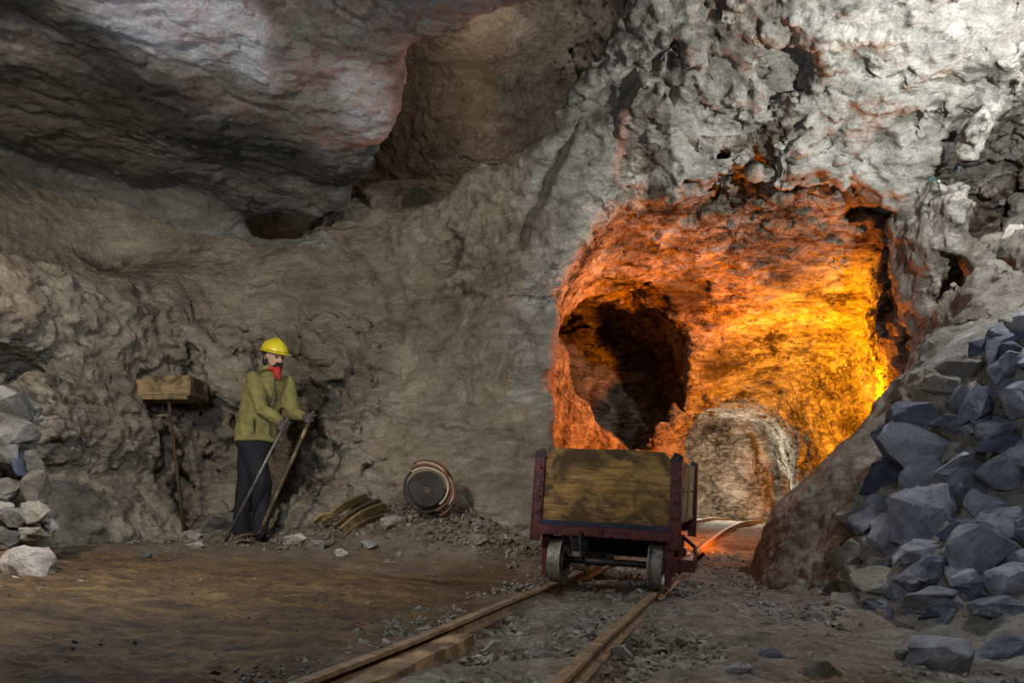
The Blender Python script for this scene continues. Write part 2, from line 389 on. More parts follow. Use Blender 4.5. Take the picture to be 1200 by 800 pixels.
def onwall(px, py):
    y = 7.
    for _ in range(12): p = W(px, py, y); y = .5*y+.5*float(Yb(p.x, p.z))
    return p
CRACKS = [[onwall(*q) for q in l] for l in (
  [(182,330),(190,372),(204,410),(214,440),(222,470)], [(240,335),(248,352),(247,366),(243,380)], [(85,470),(120,470),(160,482)], [(100,390),(80,455)],
  [(767,80),(705,120),(660,165),(622,240),(608,285)], [(783,78),(795,125),(830,165),(880,195),(915,200)], [(700,70),(765,90)], [(548,470),(545,400),(560,350)],
  [(60,330),(120,345),(150,380)], [(330,330),(350,350),(365,380)], [(215,560),(280,560)], [(880,95),(850,60),(800,40),(770,45)], [(1100,130),(1060,150),(1010,185)], [(970,100),(985,150),(960,190)], [(400,280),(440,330),(470,400)], [(640,350),(600,400),(590,450)])]
def crack_depth(v):
    out = np.zeros(len(v), np.float32)
    for i, l in enumerate(CRACKS):
        w = .035 if i not in (4, 5) else .055
        mid = np.mean([q.y for q in l])
        x = v[:, 0]+.05*perlin(v*4+i); z = v[:, 2]+.05*perlin(v*4+i+50)
        for a, b in zip(l, l[1:]):
            ex, ez = b.x-a.x, b.z-a.z; wx, wz = x-a.x, z-a.z; t = np.clip((wx*ex+wz*ez)/(ex*ex+ez*ez), 0, 1)
            d2 = (wx-ex*t)**2+(wz-ez*t)**2; out = np.maximum(out, np.exp(-d2/w**2)*(np.abs(v[:, 1]-mid) < .9)*(2.4 if i in (4, 5) else 1.6)*w)
    return out
def fine_relief(v):
    rz = rough_zone(v)
    rot = np.array([[.8, .1, -.6], [-.1, .99, .05], [.6, 0, .8]], np.float32)
    q = v@rot.T
    wq = q+.06*np.stack([perlin(v*6), perlin(v*6+9), perlin(v*6+31)], 1)
    f3, e3 = facets(wq*np.array([6, 8, 10.5], np.float32), .9)
    f4, e4 = facets(wq*np.array([15, 18, 24], np.float32)+3, .8)
    D = -crack_depth(v)+(.3+.7*rz)*(.042*f3+.014*f4)+.009*fbm(v*9, 3)+.012*ridged(q*np.array([1.6, 3., 4.5], np.float32), 3)*(.3+.7*rz)
    return D
def cave():
    v, f = build_nets((-7.0, -.4, -.9), (7.6, 17.6, 6.8), .05)
    # the closing sheets at the block's border and the rock under the ground are not needed
    c = v[f].mean(1)
    keep = (c[:, 1] > 0.0) & (np.abs(c[:, 0]) < 6.9) & (c[:, 2] > ground_np(c[:, 0], c[:, 1])-.16)
    f = f[keep]; c = c[keep]
    # what any view from near the tripod can take in is modelled finer than the rest of the shell
    sx = np.abs(c[:, 0])/np.maximum(c[:, 1], .1); sz = (c[:, 2]-CAMZ)/np.maximum(c[:, 1], .1)
    fine = (sx < .86) & (sz < .82) & (c[:, 1] < 13)
    def sub(fs):
        used = np.unique(fs); mp_ = np.full(len(v), -1, np.int32); mp_[used] = np.arange(len(used)); return v[used], mp_[fs]
    va, fa = sub(f[~fine]); vb, fb = sub(f[fine])
    print('nets', len(va), len(vb), time.time()-T0)
    vb, nb, fb = subdivide_quads(vb, fb)
    na = vert_normals(va, fa)
    v = np.concatenate([va, vb]).astype(np.float32); n = np.concatenate([na, nb]).astype(np.float32); f = np.concatenate([fa, fb+len(va)])
    del va, vb, fa, fb, na, nb, c
    D = np.concatenate([fine_relief(v[i:i+150000]) for i in range(0, len(v), 150000)])
    v = v+n*D[:, None]
    # true normals
    vn = vert_normals(v, f); c = v[f].mean(1)
    x, y, z = c.T
    lab = np.zeros(len(f), int)                                       # wall_back
    wob = .25*perlin(c*1.3)
    roof = (edge_sd(x, y) < .05+wob*.3) & (z > slab_z(x, y)-.35+wob)
    right = (z < np.minimum(Zm(x, y)+.25, 3.1)+wob*.3) & (x > 1.5) & (y < 8.2)
    cham = (y > Yb(x, z)+.22+wob) & (x > .2) & (z < 3.9)
    face = (x > .0+wob) & (z > 1.5)
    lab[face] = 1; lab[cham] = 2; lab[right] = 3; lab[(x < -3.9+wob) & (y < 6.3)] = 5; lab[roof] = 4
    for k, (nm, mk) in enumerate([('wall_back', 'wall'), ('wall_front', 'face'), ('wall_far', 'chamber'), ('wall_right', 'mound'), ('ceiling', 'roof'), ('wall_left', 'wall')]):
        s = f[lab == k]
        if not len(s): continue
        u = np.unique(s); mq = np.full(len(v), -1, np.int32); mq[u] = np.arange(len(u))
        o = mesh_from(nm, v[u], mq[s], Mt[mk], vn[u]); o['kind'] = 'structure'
        print(nm, len(s))
cave()
print('cave', time.time()-T0)

# ------------------------------------------------------------------ object helpers
def tag(o, label, cat, group=None, kind=None):
    o['label'] = label; o['category'] = cat
    if group: o['group'] = group
    if kind: o['kind'] = kind
    return o
def empty(name, loc, label, cat, group=None, rz=0):
    o = bpy.data.objects.new(name, None); C.objects.link(o); o.location = loc; o.rotation_euler = (0, 0, rz); o.empty_display_size = .1
    return tag(o, label, cat, group)
def obj(name, bm, mat, parent=None, smooth=False, bevel=0., loc=None):
    if bevel:
        ed = [e for e in bm.edges if len(e.link_faces) == 2 and e.calc_face_angle(0) > .5]
        bmesh.ops.bevel(bm, geom=ed, offset=bevel, segments=2, affect='EDGES', clamp_overlap=True)
    bmesh.ops.recalc_face_normals(bm, faces=bm.faces[:])
    me = bpy.data.meshes.new(name); bm.to_mesh(me); bm.free()
    for m in (mat if isinstance(mat, list) else [mat]): me.materials.append(m)
    if smooth: me.shade_smooth()
    o = bpy.data.objects.new(name, me); C.objects.link(o)
    if parent: o.parent = parent
    if loc is not None: o.location = loc
    return o
def box(bm, a, b, M=None):
    r = bmesh.ops.create_cube(bm, size=1)['verts']
    for v in r:
        v.co = Vector([(a[i]+b[i])/2+v.co[i]*(b[i]-a[i]) for i in range(3)])
        if M is not None: v.co = M@v.co
    return r
def prism(bm, pts, y0, y1):
    f = [bm.verts.new((x, y0, z)) for x, z in pts]; g = [bm.verts.new((x, y1, z)) for x, z in pts]
    bm.faces.new(f); bm.faces.new(g[::-1]); n = len(pts)
    for i in range(n): bm.faces.new((f[i], g[i], g[(i+1) % n], f[(i+1) % n]))
def tube(bm, pts, r, n=10, caps=True, flat=1.):
    pts = [Vector(p) for p in pts]; rr = r if isinstance(r, (list, tuple)) else [r]*len(pts)
    rings = []; up = None
    for i, p in enumerate(pts):
        t = (pts[min(i+1, len(pts)-1)]-pts[max(i-1, 0)]).normalized()
        if up is None: up = t.orthogonal().normalized()
        up = (up-t*up.dot(t)).normalized(); s = t.cross(up)
        rings.append([bm.verts.new(p+(up*math.cos(a)*rr[i]+s*math.sin(a)*rr[i]*flat)) for a in [2*math.pi*k/n for k in range(n)]])
    for A, B in zip(rings, rings[1:]):
        for k in range(n): bm.faces.new((A[k], A[(k+1) % n], B[(k+1) % n], B[k]))
    if caps: bm.faces.new(rings[0][::-1]); bm.faces.new(rings[-1])
def wheel_profile(bm, prof, n=28, M=None):     # prof: (radius, x) revolved about the x axis
    rings = []
    for rad, x in prof:
        rings.append([bm.verts.new((x, rad*math.cos(a), rad*math.sin(a))) for a in [2*math.pi*k/n for k in range(n)]])
    for A, B in zip(rings, rings[1:]):
        for k in range(n): bm.faces.new((A[k], A[(k+1) % n], B[(k+1) % n], B[k]))
    bm.faces.new(rings[0][::-1]); bm.faces.new(rings[-1])
    if M is not None: bmesh.ops.transform(bm, matrix=M, verts=[v for r_ in rings for v in r_])

# ------------------------------------------------------------------ stones
def stone_mesh(seed, n=15, boxy=.5, rough=.03, detail=2):
    """an angular broken stone about 1 x 1 x 1"""
    r = random.Random(seed); bm = bmesh.new()
    for i in range(n):
        v = Vector((r.gauss(0, 1), r.gauss(0, 1), r.gauss(0, 1))).normalized()
        k = max(abs(v.x), abs(v.y), abs(v.z)); v = v/(k**boxy)*r.uniform(.42, .5); bm.verts.new(v)
    h = bmesh.ops.convex_hull(bm, input=bm.verts[:])
    bmesh.ops.delete(bm, geom=[g for g in h['geom_interior'] if isinstance(g, bmesh.types.BMVert)], context='VERTS')
    bmesh.ops.dissolve_limit(bm, angle_limit=.22, verts=bm.verts[:], edges=bm.edges[:])
    ed = bm.edges[:]
    bmesh.ops.bevel(bm, geom=ed, offset=.02, segments=1, affect='EDGES', clamp_overlap=True)
    bmesh.ops.triangulate(bm, faces=bm.faces[:])
    for _ in range(detail): 
        bmesh.ops.subdivide_edges(bm, edges=[e for e in bm.edges if e.calc_length() > .11/(1+_)], cuts=1, use_grid_fill=True); bmesh.ops.triangulate(bm, faces=bm.faces[:])
    bm.normal_update(); o = Vector((seed*1.7, 0, 0))
    for v in bm.verts:
        v.co += v.normal*(mnoise.noise(v.co*3.5+o)*rough*1.6+mnoise.noise(v.co*11+o)*rough*.6)
    mn = [min(v.co[i] for v in bm.verts) for i in range(3)]; mx = [max(v.co[i] for v in bm.verts) for i in range(3)]
    for v in bm.verts: v.co = Vector([(v.co[i]-(mn[i]+mx[i])/2)/(mx[i]-mn[i]) for i in range(3)])
    me = bpy.data.meshes.new('stone'); bm.to_mesh(me); bm.free(); me.shade_smooth()
    me.set_sharp_from_angle(angle=.35)
    return me
def stone_material(name, a, b_, c, sc=1.):
    m, t, b = nt(name)
    oi = N(t, 'ShaderNodeObjectInfo'); co = N(t, 'ShaderNodeNewGeometry').outputs['Position']
    n = mth(t, 'ADD', mth(t, 'MULTIPLY', noisef(t, co, 5*sc, 7, .62, .5), .75), mth(t, 'MULTIPLY', oi.outputs['Random'], .25))
    col = ramp(t, n, [(.36, a), (.52, b_), (.68, c)])
    sp = ramp(t, noisef(t, co, 60, 4, .7), [(.35, (.6,.6,.6)), (.6, (1.1,1.1,1.1))]); col = mixc(t, .5, col, sp, 'MULTIPLY')
    t.links.new(col, b.inputs['Base Color']); b.inputs['Roughness'].default_value = .9; b.inputs['Specular IOR Level'].default_value = .3
    h = noisef(t, co, 16, 10, .72, .3); bp = N(t, 'ShaderNodeBump', i_Strength=.8, i_Distance=.05); t.links.new(h, bp.inputs['Height']); t.links.new(bp.outputs[0], b.inputs['Normal'])
    return m
Mt['rubble'] = stone_material('rubble_stone', (.15,.16,.19), (.32,.335,.37), (.50,.51,.53))
Mt['rubble_dark'] = stone_material('rubble_dark', (.06,.07,.10), (.14,.155,.20), (.24,.255,.30))
Mt['rubble_tan'] = stone_material('rubble_tan', (.16,.14,.11), (.30,.27,.22), (.42,.39,.33))
Mt['pale'] = stone_material('pale_stone', (.30,.27,.23), (.48,.44,.39), (.62,.58,.52))
Mt['brownstone'] = stone_material('brown_stone', (.10,.06,.03), (.20,.12,.06), (.28,.18,.10))
Mt['gravel'] = stone_material('gravel', (.20,.185,.16), (.46,.43,.39), (.70,.68,.64), 1.5)
Mt['chips'] = stone_material('rock_chips', (.17,.15,.115), (.38,.345,.28), (.58,.54,.46), 1.5)
Mt['dull'] = stone_material('dull_stone', (.09,.085,.075), (.19,.18,.165), (.30,.29,.27))
Mt['grey'] = stone_material('grey_stone', (.12,.115,.10), (.26,.25,.23), (.42,.41,.39))
STONES = [stone_mesh(100+i, n=R.choice((10, 12, 14, 18)), boxy=R.uniform(.35, .9), rough=.045) for i in range(22)]
_var = {}
def stone(name, loc, size, rot, mat, label, cat, group=None, k=None):
    k = R.randrange(len(STONES)) if k is None else k
    if (k, mat) not in _var:
        me = STONES[k].copy(); me.materials.append(Mt[mat]); _var[(k, mat)] = me
    o = bpy.data.objects.new(name, _var[(k, mat)]); C.objects.link(o)
    o.location = loc; o.scale = size; o.rotation_euler = rot
    return tag(o, label, cat, group)
def hit(px, py, fn, y0=2., y1=12.):
    y = y0
    while y < y1:
        p = W(px, py, y)
        if fn(p.x, p.y) > p.z: return p
        y += .02
    return W(px, py, y1)
def zm(x, y): return max(float(Zm(x, y)), ground(x, y))

bpy.context.view_layer.update()
_walls = [bpy.data.objects['wall_right'], bpy.data.objects['wall_front'], bpy.data.objects['wall_back']]
def surf(px, py):
    o = Vector((0, 0, CAMZ)); d = (W(px, py, 5)-o).normalized(); best = None
    for w in _walls:
        ok, p, n, i = w.ray_cast(o, d)
        if ok and (best is None or p.y < best[0].y): best = (p, n)
    g = hit(px, py, ground)
    if best is None or g.y < best[0].y: return g, Vector((0, 0, 1))
    return best
RG = 'stones of the rubble pile on the right'
PILE = [ # px, py, w, h, tilt in degrees, material, what it looks like
 (1131,436,58,22,-8,'rubble_tan','flat tan slab near the top of the rubble pile, its underside in shadow'),
 (1117,454,62,20,-12,'rubble_tan','long flat grey-brown slab directly below the tan slab near the pile top'),
 (1172,410,24,62,-24,'rubble_dark','steep dark blue slab standing on edge high in the rubble pile'),
 (1188,430,50,28,8,'rubble','pale wedge-shaped block at the frame edge right of the standing slab'),
 (1150,405,28,20,0,'rubble_dark','small dark stone left of the steep standing slab'),
 (1183,362,36,26,0,'rubble_tan','brownish block at the top of the pile by the frame edge'),
 (1138,372,40,26,10,'rubble_tan','rounded brown-grey stone on the upper left crest of the pile'),
 (1180,392,38,22,10,'rubble','grey stone under the topmost brownish block'),
 (1080,486,74,34,8,'rubble_dark','wide dark bluish slab overhanging the big smooth boulder'),
 (1082,518,88,50,5,'rubble','big smooth grey boulder with rounded top on the left of the pile'),
 (1150,475,34,42,-12,'rubble_dark','purple-grey upright block in the middle of the pile'),
 (1171,502,54,20,5,'rubble','smooth flat grey stone right of the upright purple-grey block'),
 (1180,521,56,20,-4,'rubble_dark','dark ribbed flat stone under the smooth flat grey one'),
 (1120,497,44,16,-10,'rubble_dark','thin dark stone wedged above the right end of the smooth boulder'),
 (1193,470,34,36,0,'rubble','grey angular block at the frame edge above the flat stones'),
 (1044,522,34,42,10,'rubble_dark','dark blue block against the left end of the smooth boulder'),
 (1134,540,66,30,4,'rubble','broad light grey block below the smooth boulder'),
 (1046,562,58,34,0,'rubble_dark','blocky dark stone with a squared face above the tan stone'),
 (1019,576,36,22,5,'rubble_tan','small tan stone on the left edge of the pile'),
 (1024,607,54,48,0,'rubble','blue-grey block under the small tan stone'),
 (1090,562,60,38,4,'rubble','grey-blue block left of centre, above the biggest block'),
 (1137,572,50,32,-10,'rubble','bluish stone just right above the biggest block'),
 (1182,553,62,36,6,'rubble','pale blue-grey slab by the frame edge halfway up the pile'),
 (1090,607,80,60,0,'rubble','largest block of the pile with a broad flat face'),
 (1043,636,28,56,28,'rubble','narrow leaning slab left of the largest block'),
 (1000,655,34,38,0,'rubble_tan','grey-tan stone at the lower left corner of the pile'),
 (1076,648,64,26,-3,'rubble','long low slab under the largest block'),
 (1035,682,60,30,-6,'rubble_tan','rounded pale stone at the foot of the pile, lower left'),
 (1083,672,64,34,3,'rubble','blue-grey stone under the long low slab'),
 (1143,652,62,56,-30,'rubble','large light blue-grey block tilted down to the left'),
 (1128,678,28,34,30,'rubble','small leaning grey block in front of the tilted light one'),
 (1160,592,48,36,10,'rubble','angular grey stone upper right of the largest block'),
 (1181,618,62,44,-12,'rubble','big light block at the frame edge in the lower half of the pile'),
 (1186,680,56,34,5,'rubble','pale rounded block at the lower right corner of the pile'),
 (1158,692,36,24,0,'rubble_dark','dark blue stone at the foot between two pale blocks'),
 (1096,704,74,28,0,'rubble','low wide stone at the foot of the pile, half buried'),
 (1172,714,66,26,3,'rubble','flat bluish stone at the foot of the pile by the frame edge'),
 (1064,590,36,28,20,'rubble','small bluish stone left above the largest block'),
 (1122,622,30,30,-20,'rubble_dark','dark stone right of the largest block'),
 (1063,455,44,24,14,'rubble_tan','brown-grey stone left of the flat slabs near the ridge'),
 (1100,407,40,26,6,'rubble_tan','tan stone on the ridge below the rock crevice'),
]
for i, (px, py, w, h, tl, mt, lb) in enumerate(PILE):
    p = surf(px, py)[0]; s = p.y/F
    d = (w+h)*.5*s*.95
    p = W(px, py, p.y-.12*d)
    stone('stone', p, (w*s*1.2, d, h*s*1.28), (R.uniform(-.25, .1), math.radians(-tl), R.uniform(-.5, .5)), mt, lb, 'stone', RG, k=i % len(STONES))
for i in range(110):                                                    # chinking between the big ones
    t_ = R.random(); px = 985+t_*235+R.uniform(-12, 12); top = 600-(px-985)*1.15 if px > 1000 else 590; py = R.uniform(max(top, 345), 722)
    w = R.uniform(22, 48); h = w*R.uniform(.5, .85)
    p = surf(px, py)[0]; s = p.y/F; p = W(px, py, p.y+.02)
    stone('stone', p, (w*s, w*s*.9, h*s), (R.uniform(-.6,.6), R.uniform(-.5, .5), R.uniform(0, 6)), R.choice(['rubble', 'rubble_dark', 'rubble', 'rubble_tan']) if px > 1030 else 'rubble_tan',
          'smaller stone filling gaps between the large blocks of the rubble pile', 'stone', 'chinking stones of the rubble pile')
for (px, py, w, h, lb) in [(1098,782,86,50,'rounded bluish boulder half buried at the bottom right of the floor'),(1178,772,76,44,'flat grey-blue rock at the bottom right corner, beside the half-buried boulder'),
                           (1140,742,60,26,'low grey rock on the ground under the rubble pile, above the half-buried boulder')]:
    p = hit(px, py, ground); s = p.y/F
    stone('boulder', (p.x, p.y, ground(p.x, p.y)+h*s*.22), (w*s, w*s*.8, h*s), (.1, 0, R.uniform(-1, 1)), 'rubble', lb, 'rock')
for i in range(30):                                                    # the pile runs on past the frame
    px = R.uniform(1205, 1330); py = R.uniform(340, 730); w = R.uniform(36, 70); p = surf(px, py)[0]; s = p.y/F
    if p.y < 2.5: continue
    stone('stone', p, (w*s, w*s*.8, w*s*.65), (R.uniform(-.4,.4), R.uniform(-.4, .4), R.uniform(0, 6)), 'rubble', 'rubble block on the far end of the pile, at or past the frame edge', 'stone', 'blocks at the far end of the rubble pile')
# pale stones catching the lamp on the ridge
for i, (px, py, w) in enumerate([(1152,264,26),(1170,258,30),(1190,262,34),(1165,272,24),(1185,275,26)]):
    p = surf(px, py)[0]; s = p.y/F
    stone('stone', p, (w*s, w*s, w*s*.55), (R.random(), R.random(), R.random()*6), 'pale', 'brightly lit white stone on the ridge at the frame edge above the rubble pile', 'stone', 'white stones on the ridge')
# left hand stack
LG = 'stones stacked by the left edge of the frame'
for i, (px, py, w, h, tl, mt, lb) in enumerate([
  (10,478,40,34,5,'dull','grey stone topmost of the stack at the left edge'),
  (22,508,34,30,-10,'dull','grey stone second from top of the stack at the left edge'),
  (4,520,36,40,0,'dull','dark-sided stone cut by the left edge, below the topmost'),
  (20,545,26,34,10,'rubble_dark','dark narrow stone with a black gap in the left-edge stack'),
  (42,572,26,38,3,'rubble_tan','upright pale block with rounded corners on the outer side of the left-edge stack'),
  (12,574,36,26,0,'dull','flat grey stone inside the upright pale block'),
  (0,594,28,22,0,'rubble_tan','tan stone low in the stack, cut by the left edge'),
  (44,600,26,24,8,'rubble_tan','buff squared stone directly under the upright pale block'),
  (20,606,34,22,-5,'dull','grey stone left of the buff squared stone'),
  (42,626,26,20,12,'rubble_tan','wedge-shaped stone at the foot of the left-edge stack'),
  (14,628,42,22,0,'dull','grey stone at the foot of the stack, behind the white rock'),
  (58,616,18,18,0,'dull','small dull stone on the outer foot of the left-edge stack'),
  (40,540,18,22,0,'dull','small stone above the upright pale block'),
  (34,662,50,44,8,'pale','large white rock on the floor at the left edge'),
  (10,664,26,34,0,'brownstone','rusty brown rock behind the white rocks at the left edge'),
  (8,692,46,34,-25,'pale','white rock cut by the left edge, in front of the rusty one')]):
    y = 4.7 if i < 13 else (4.15 if i == 13 else (4.25 if i == 14 else 3.95))
    p = W(px, py, y+R.uniform(-.03, .05)); s = y/F
    stone('rock' if i > 12 else 'stone', p, (w*s*1.15, (w+h)*.55*s, h*s*1.15), (R.uniform(-.15,.15), math.radians(-tl), R.uniform(-.4, .4)), mt, lb, 'rock' if i > 12 else 'stone', LG if i < 13 else None, k=(i*5+2) % len(STONES))
for i in range(26):
    p = W(R.uniform(-45, 40), R.uniform(470, 630), 4.9+R.uniform(0, .1)); w = R.uniform(.12, .2)
    stone('stone', p, (w, w, w*.7), (R.random()*3, R.random()*3, 0), 'dull', 'dark backing stone seen in gaps of the left-edge stack', 'stone', 'backing stones of the left-edge stack')

# ------------------------------------------------------------------ floor
def floor_mesh():
    def grid(x0, x1, y0, y1, h):
        xs = np.arange(x0, x1+h*.5, h); ys = np.arange(y0, y1+h*.5, h); X, Y = np.meshgrid(xs, ys, indexing='ij')
        n = X.shape; P = np.stack([X.ravel(), Y.ravel(), np.zeros(X.size)], 1).astype(np.float32)
        i = np.arange(X.size).reshape(n); f = np.stack([i[:-1, :-1], i[1:, :-1], i[1:, 1:], i[:-1, 1:]], -1).reshape(-1, 4)
        return P, f
    parts = [grid(-2.4, 2.9, 1.2, 4.5, .015), grid(-5.2, 4.4, 4.5, 7.8, .03), grid(-5.2, -2.4, 1.2, 4.5, .04), grid(2.9, 4.4, 1.2, 4.5, .04), grid(-1, 7.5, 7.8, 17.5, .08)]
    V, Q, o = [], [], 0
    for P, f in parts: V.append(P); Q.append(f+o); o += len(P)
    V = np.concatenate(V); Q = np.concatenate(Q)
    z = ground_np(V[:, 0], V[:, 1])
    out = []
    for s in range(0, len(V), 150000):
        p = V[s:s+150000]; x, y = p[:, 0], p[:, 1]
        q = p.copy(); q[:, 2] = 3.3
        left = sstep(.1, -.5, x-(.309*y-1.35))                                   # trodden earth left of the track
        a, e = facets(q*np.array([16, 16, 1], np.float32)+.17*perlin(q*30)[:, None], .9)
        st = np.clip(e*1.6, 0, .6)*(.3+.7*(a > -.1))
        d = (.055-.025*left)*fbm(q*1.3, 3)+.020*fbm(q*6, 4)+left*.008*fbm(q*14, 3)
        d += (1-left)*(.016*st+.03*np.clip(perlin(q*3.1), -1, 1)*.5)+left*(.008*fbm(q*22, 3))
        out.append(d*sstep(17, 12, y))
    V[:, 2] = z+np.concatenate(out)*(.75)
    a = V[Q]; n = vert_normals(V, Q)
    m, t, b = nt('mine_floor')
    co = N(t, 'ShaderNodeNewGeometry').outputs['Position']
    sx = N(t, 'ShaderNodeSeparateXYZ'); t.links.new(co, sx.inputs[0])
    tr = mth(t, 'SUBTRACT', sx.outputs[0], mth(t, 'SUBTRACT', mth(t, 'MULTIPLY', sx.outputs[1], .309), 1.25))
    tr = mth(t, 'ADD', tr, mth(t, 'MULTIPLY', mth(t, 'SUBTRACT', noisef(t, co, 2.2, 6), .5), .7))
    k = N(t, 'ShaderNodeMapRange', i_1=-.25, i_2=.2); t.links.new(tr, k.inputs[0])
    n1 = noisef(t, mapping(t, co, (0,0,-.25), (1, 1.7, 1)), 3.6, 10, .76, .5)
    earth = ramp(t, n1, [(.38, (.030,.016,.006)), (.5, (.085,.045,.014)), (.60, (.145,.085,.030)), (.70, (.21,.145,.07))])
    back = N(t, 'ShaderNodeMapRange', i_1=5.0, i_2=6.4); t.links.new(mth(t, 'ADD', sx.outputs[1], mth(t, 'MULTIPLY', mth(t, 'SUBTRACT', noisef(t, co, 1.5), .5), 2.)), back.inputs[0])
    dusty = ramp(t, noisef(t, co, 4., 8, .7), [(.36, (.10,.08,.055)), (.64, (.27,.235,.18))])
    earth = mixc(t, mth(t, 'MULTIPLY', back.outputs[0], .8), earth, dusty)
    n2 = noisef(t, co, 5.5, 9, .72); grit = ramp(t, n2, [(.34, (.06,.05,.036)), (.5, (.19,.165,.135)), (.68, (.34,.32,.29))])
    n3 = noisef(t, co, 1.1, 4, .6); grit = mixc(t, ramp(t, n3, [(.5, (0,0,0)), (.66, (.7,.7,.7))]), grit, (.20,.125,.06))
    col = mixc(t, k.outputs[0], earth, grit)
    vo = N(t, 'ShaderNodeTexVoronoi', i_Scale=38.); t.links.new(co, vo.inputs['Vector'])
    col = mixc(t, .5, col, ramp(t, vo.outputs[0], [(.1, (1.2,1.2,1.2)), (.6, (.55,.55,.55))]), 'MULTIPLY')
    t.links.new(col, b.inputs['Base Color']); b.inputs['Roughness'].default_value = .95
    h = mth(t, 'ADD', noisef(t, co, 30, 8, .7), mth(t, 'MULTIPLY', vo.outputs[0], -.5))
    bp = N(t, 'ShaderNodeBump', i_Strength=.6, i_Distance=.02); t.links.new(h, bp.inputs['Height']); t.links.new(bp.outputs[0], b.inputs['Normal'])
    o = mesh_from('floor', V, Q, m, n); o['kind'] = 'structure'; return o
floor_mesh()
print('floor', time.time()-T0)

# ------------------------------------------------------------------ the track
UX, VX = Vector((.955, -.296, 0)), Vector((.296, .955, 0))
TC = Vector((.592, 4.85, 0))                                              # middle of the track under the cart's front axle
def track(s):                                                              # s metres along the track from there
    p = TC+VX*s; 
    if s > 2.2: p.x += .012*(s-2.2)**2
    return p
def ztop(p): return float(ground(p.x, p.y))+.07
def rail(side, label):
    head = [(-.022,.0),(.022,0),(.024,-.014),(.008,-.024),(.007,-.056),(.032,-.062),(.032,-.070),(-.032,-.070),(-.032,-.062),(-.007,-.056),(-.008,-.024),(-.024,-.014)]
    bm = bmesh.new(); rings = []; s = -3.9
    while s < 10.4:
        p = track(s); t = (track(s+.05)-track(s-.05)).normalized(); u = Vector((t.y, -t.x, 0)); c = p+u*.31*side
        z = .5*(ztop(c)+ztop(p+u*.31*side)); w = .004*math.sin(s*2.1+side)
        rings.append([bm.verts.new(c+u*(a+w)+Vector((0, 0, z+b_+.003*math.sin(s*3+side)))) for a, b_ in head]); s += .12
    n = len(head)
    for A, B in zip(rings, rings[1:]):
        for k in range(n): bm.faces.new((A[k], A[(k+1) % n], B[(k+1) % n], B[k]))
    bm.faces.new(rings[0][::-1]); bm.faces.new(rings[-1])
    return tag(obj('rail', bm, Mt['rail']), label, 'rail')
Mt['rail'] = plain('rusty_rail', (.34,.24,.14), .75, .08, .3, 14, .3, (1,1,1), (.15,.085,.04))
Mt['oldwood'] = wood('trackside_timber', (.30,.18,.08), (.42,.28,.15), 1, 3.)
rail(-1, 'rusty steel rail of the mine track on the side nearer the miner'); rail(1, 'rusty steel rail of the mine track on the side nearer the rubble pile')
bm = bmesh.new()
for i in range(1):
    a, b_ = -3.3, -1.93; rings = []
    for j in range(15):
        s = a+(b_-a)*j/14; p = track(s)-UX*.225; z = ztop(p)-.02
        rings.append([bm.verts.new(p+UX*dx+Vector((0, 0, z+dz+.004*math.sin(j*1.3+dx*40)))) for dx, dz in ((-.045,-.09),(-.045,0),(.045,-.006),(.05,-.09))])
    for A, B in zip(rings, rings[1:]):
        for k in range(4): bm.faces.new((A[k], A[(k+1) % 4], B[(k+1) % 4], B[k]))
    bm.faces.new(rings[0][::-1]); bm.faces.new(rings[-1])
tag(obj('timber_beam', bm, Mt['oldwood'], bevel=.006), 'orange-brown timber beam laid along the inside of the rail nearer the miner', 'timber')

# gravel and loose stones
def small_stones(name, places, mat, label, base=6):
    vs, fs, off = [], [], 0
    bas = []
    for i in range(base):
        r = random.Random(900+i); bm = bmesh.new()
        for _ in range(9):
            v = Vector((r.gauss(0, 1), r.gauss(0, 1), r.gauss(0, 1))).normalized()*r.uniform(.4, .55); bm.verts.new(v)
        h = bmesh.ops.convex_hull(bm, input=bm.verts[:]); bmesh.ops.delete(bm, geom=[g for g in h['geom_interior'] if isinstance(g, bmesh.types.BMVert)], context='VERTS')
        bmesh.ops.triangulate(bm, faces=bm.faces[:]); bm.verts.index_update(); bm.verts.ensure_lookup_table()
        bas.append((np.array([v.co[:] for v in bm.verts]), np.array([[v.index for v in f.verts] for f in bm.faces]))); bm.free()
    for (x, y, z, s) in places:
        b, f = bas[R.randrange(base)]; M = np.array(Euler((R.random()*6, R.random()*6, R.random()*6)).to_matrix())
        v = (b*np.array([s*R.uniform(.8, 1.4), s*R.uniform(.7, 1.1), s*R.uniform(.5, .8)]))@M.T*np.array([1, 1, .75])+np.array([x, y, z])
        vs.append(v); fs.append(f+off); off += len(v)
    me = bpy.data.meshes.new(name); me.from_pydata(np.concatenate(vs), [], np.concatenate(fs).tolist()); me.materials.append(Mt[mat])
    o = bpy.data.objects.new(name, me); C.objects.link(o); return tag(o, label, 'gravel', None, 'stuff')
def scatter_on(n, f, smin_, smax_, power=2.5):
    out = []
    while len(out) < n:
        q = f()
        if q is None: continue
        x, y = q; s = smin_+(smax_-smin_)*R.random()**power
        out.append((x, y, ground(x, y)+s*.08, s))
    return out
def trackside():
    s = -3.6+8.*R.random()**1.6; d = R.gauss(.15, .75); p = track(s)+UX*d
    if d < -.75+.25*R.random() or p.y < 1.3 or (abs(abs(d)-.31) < .045): return None
    return p.x, p.y
small_stones('gravel', scatter_on(14000, trackside, .012, .066), 'gravel', 'grey broken gravel lying between and beside the rails')
def foot():
    x = R.uniform(-4.0, .6); y = min(float(Yb(x, .4)), 7.0)-abs(R.gauss(.05, .28))
    if x < -.9 and R.random() < .25: y -= R.random()*.3
    return x, y
small_stones('rubble', scatter_on(4600, foot, .018, .10), 'chips', 'broken rock chips strewn along the foot of the back wall')
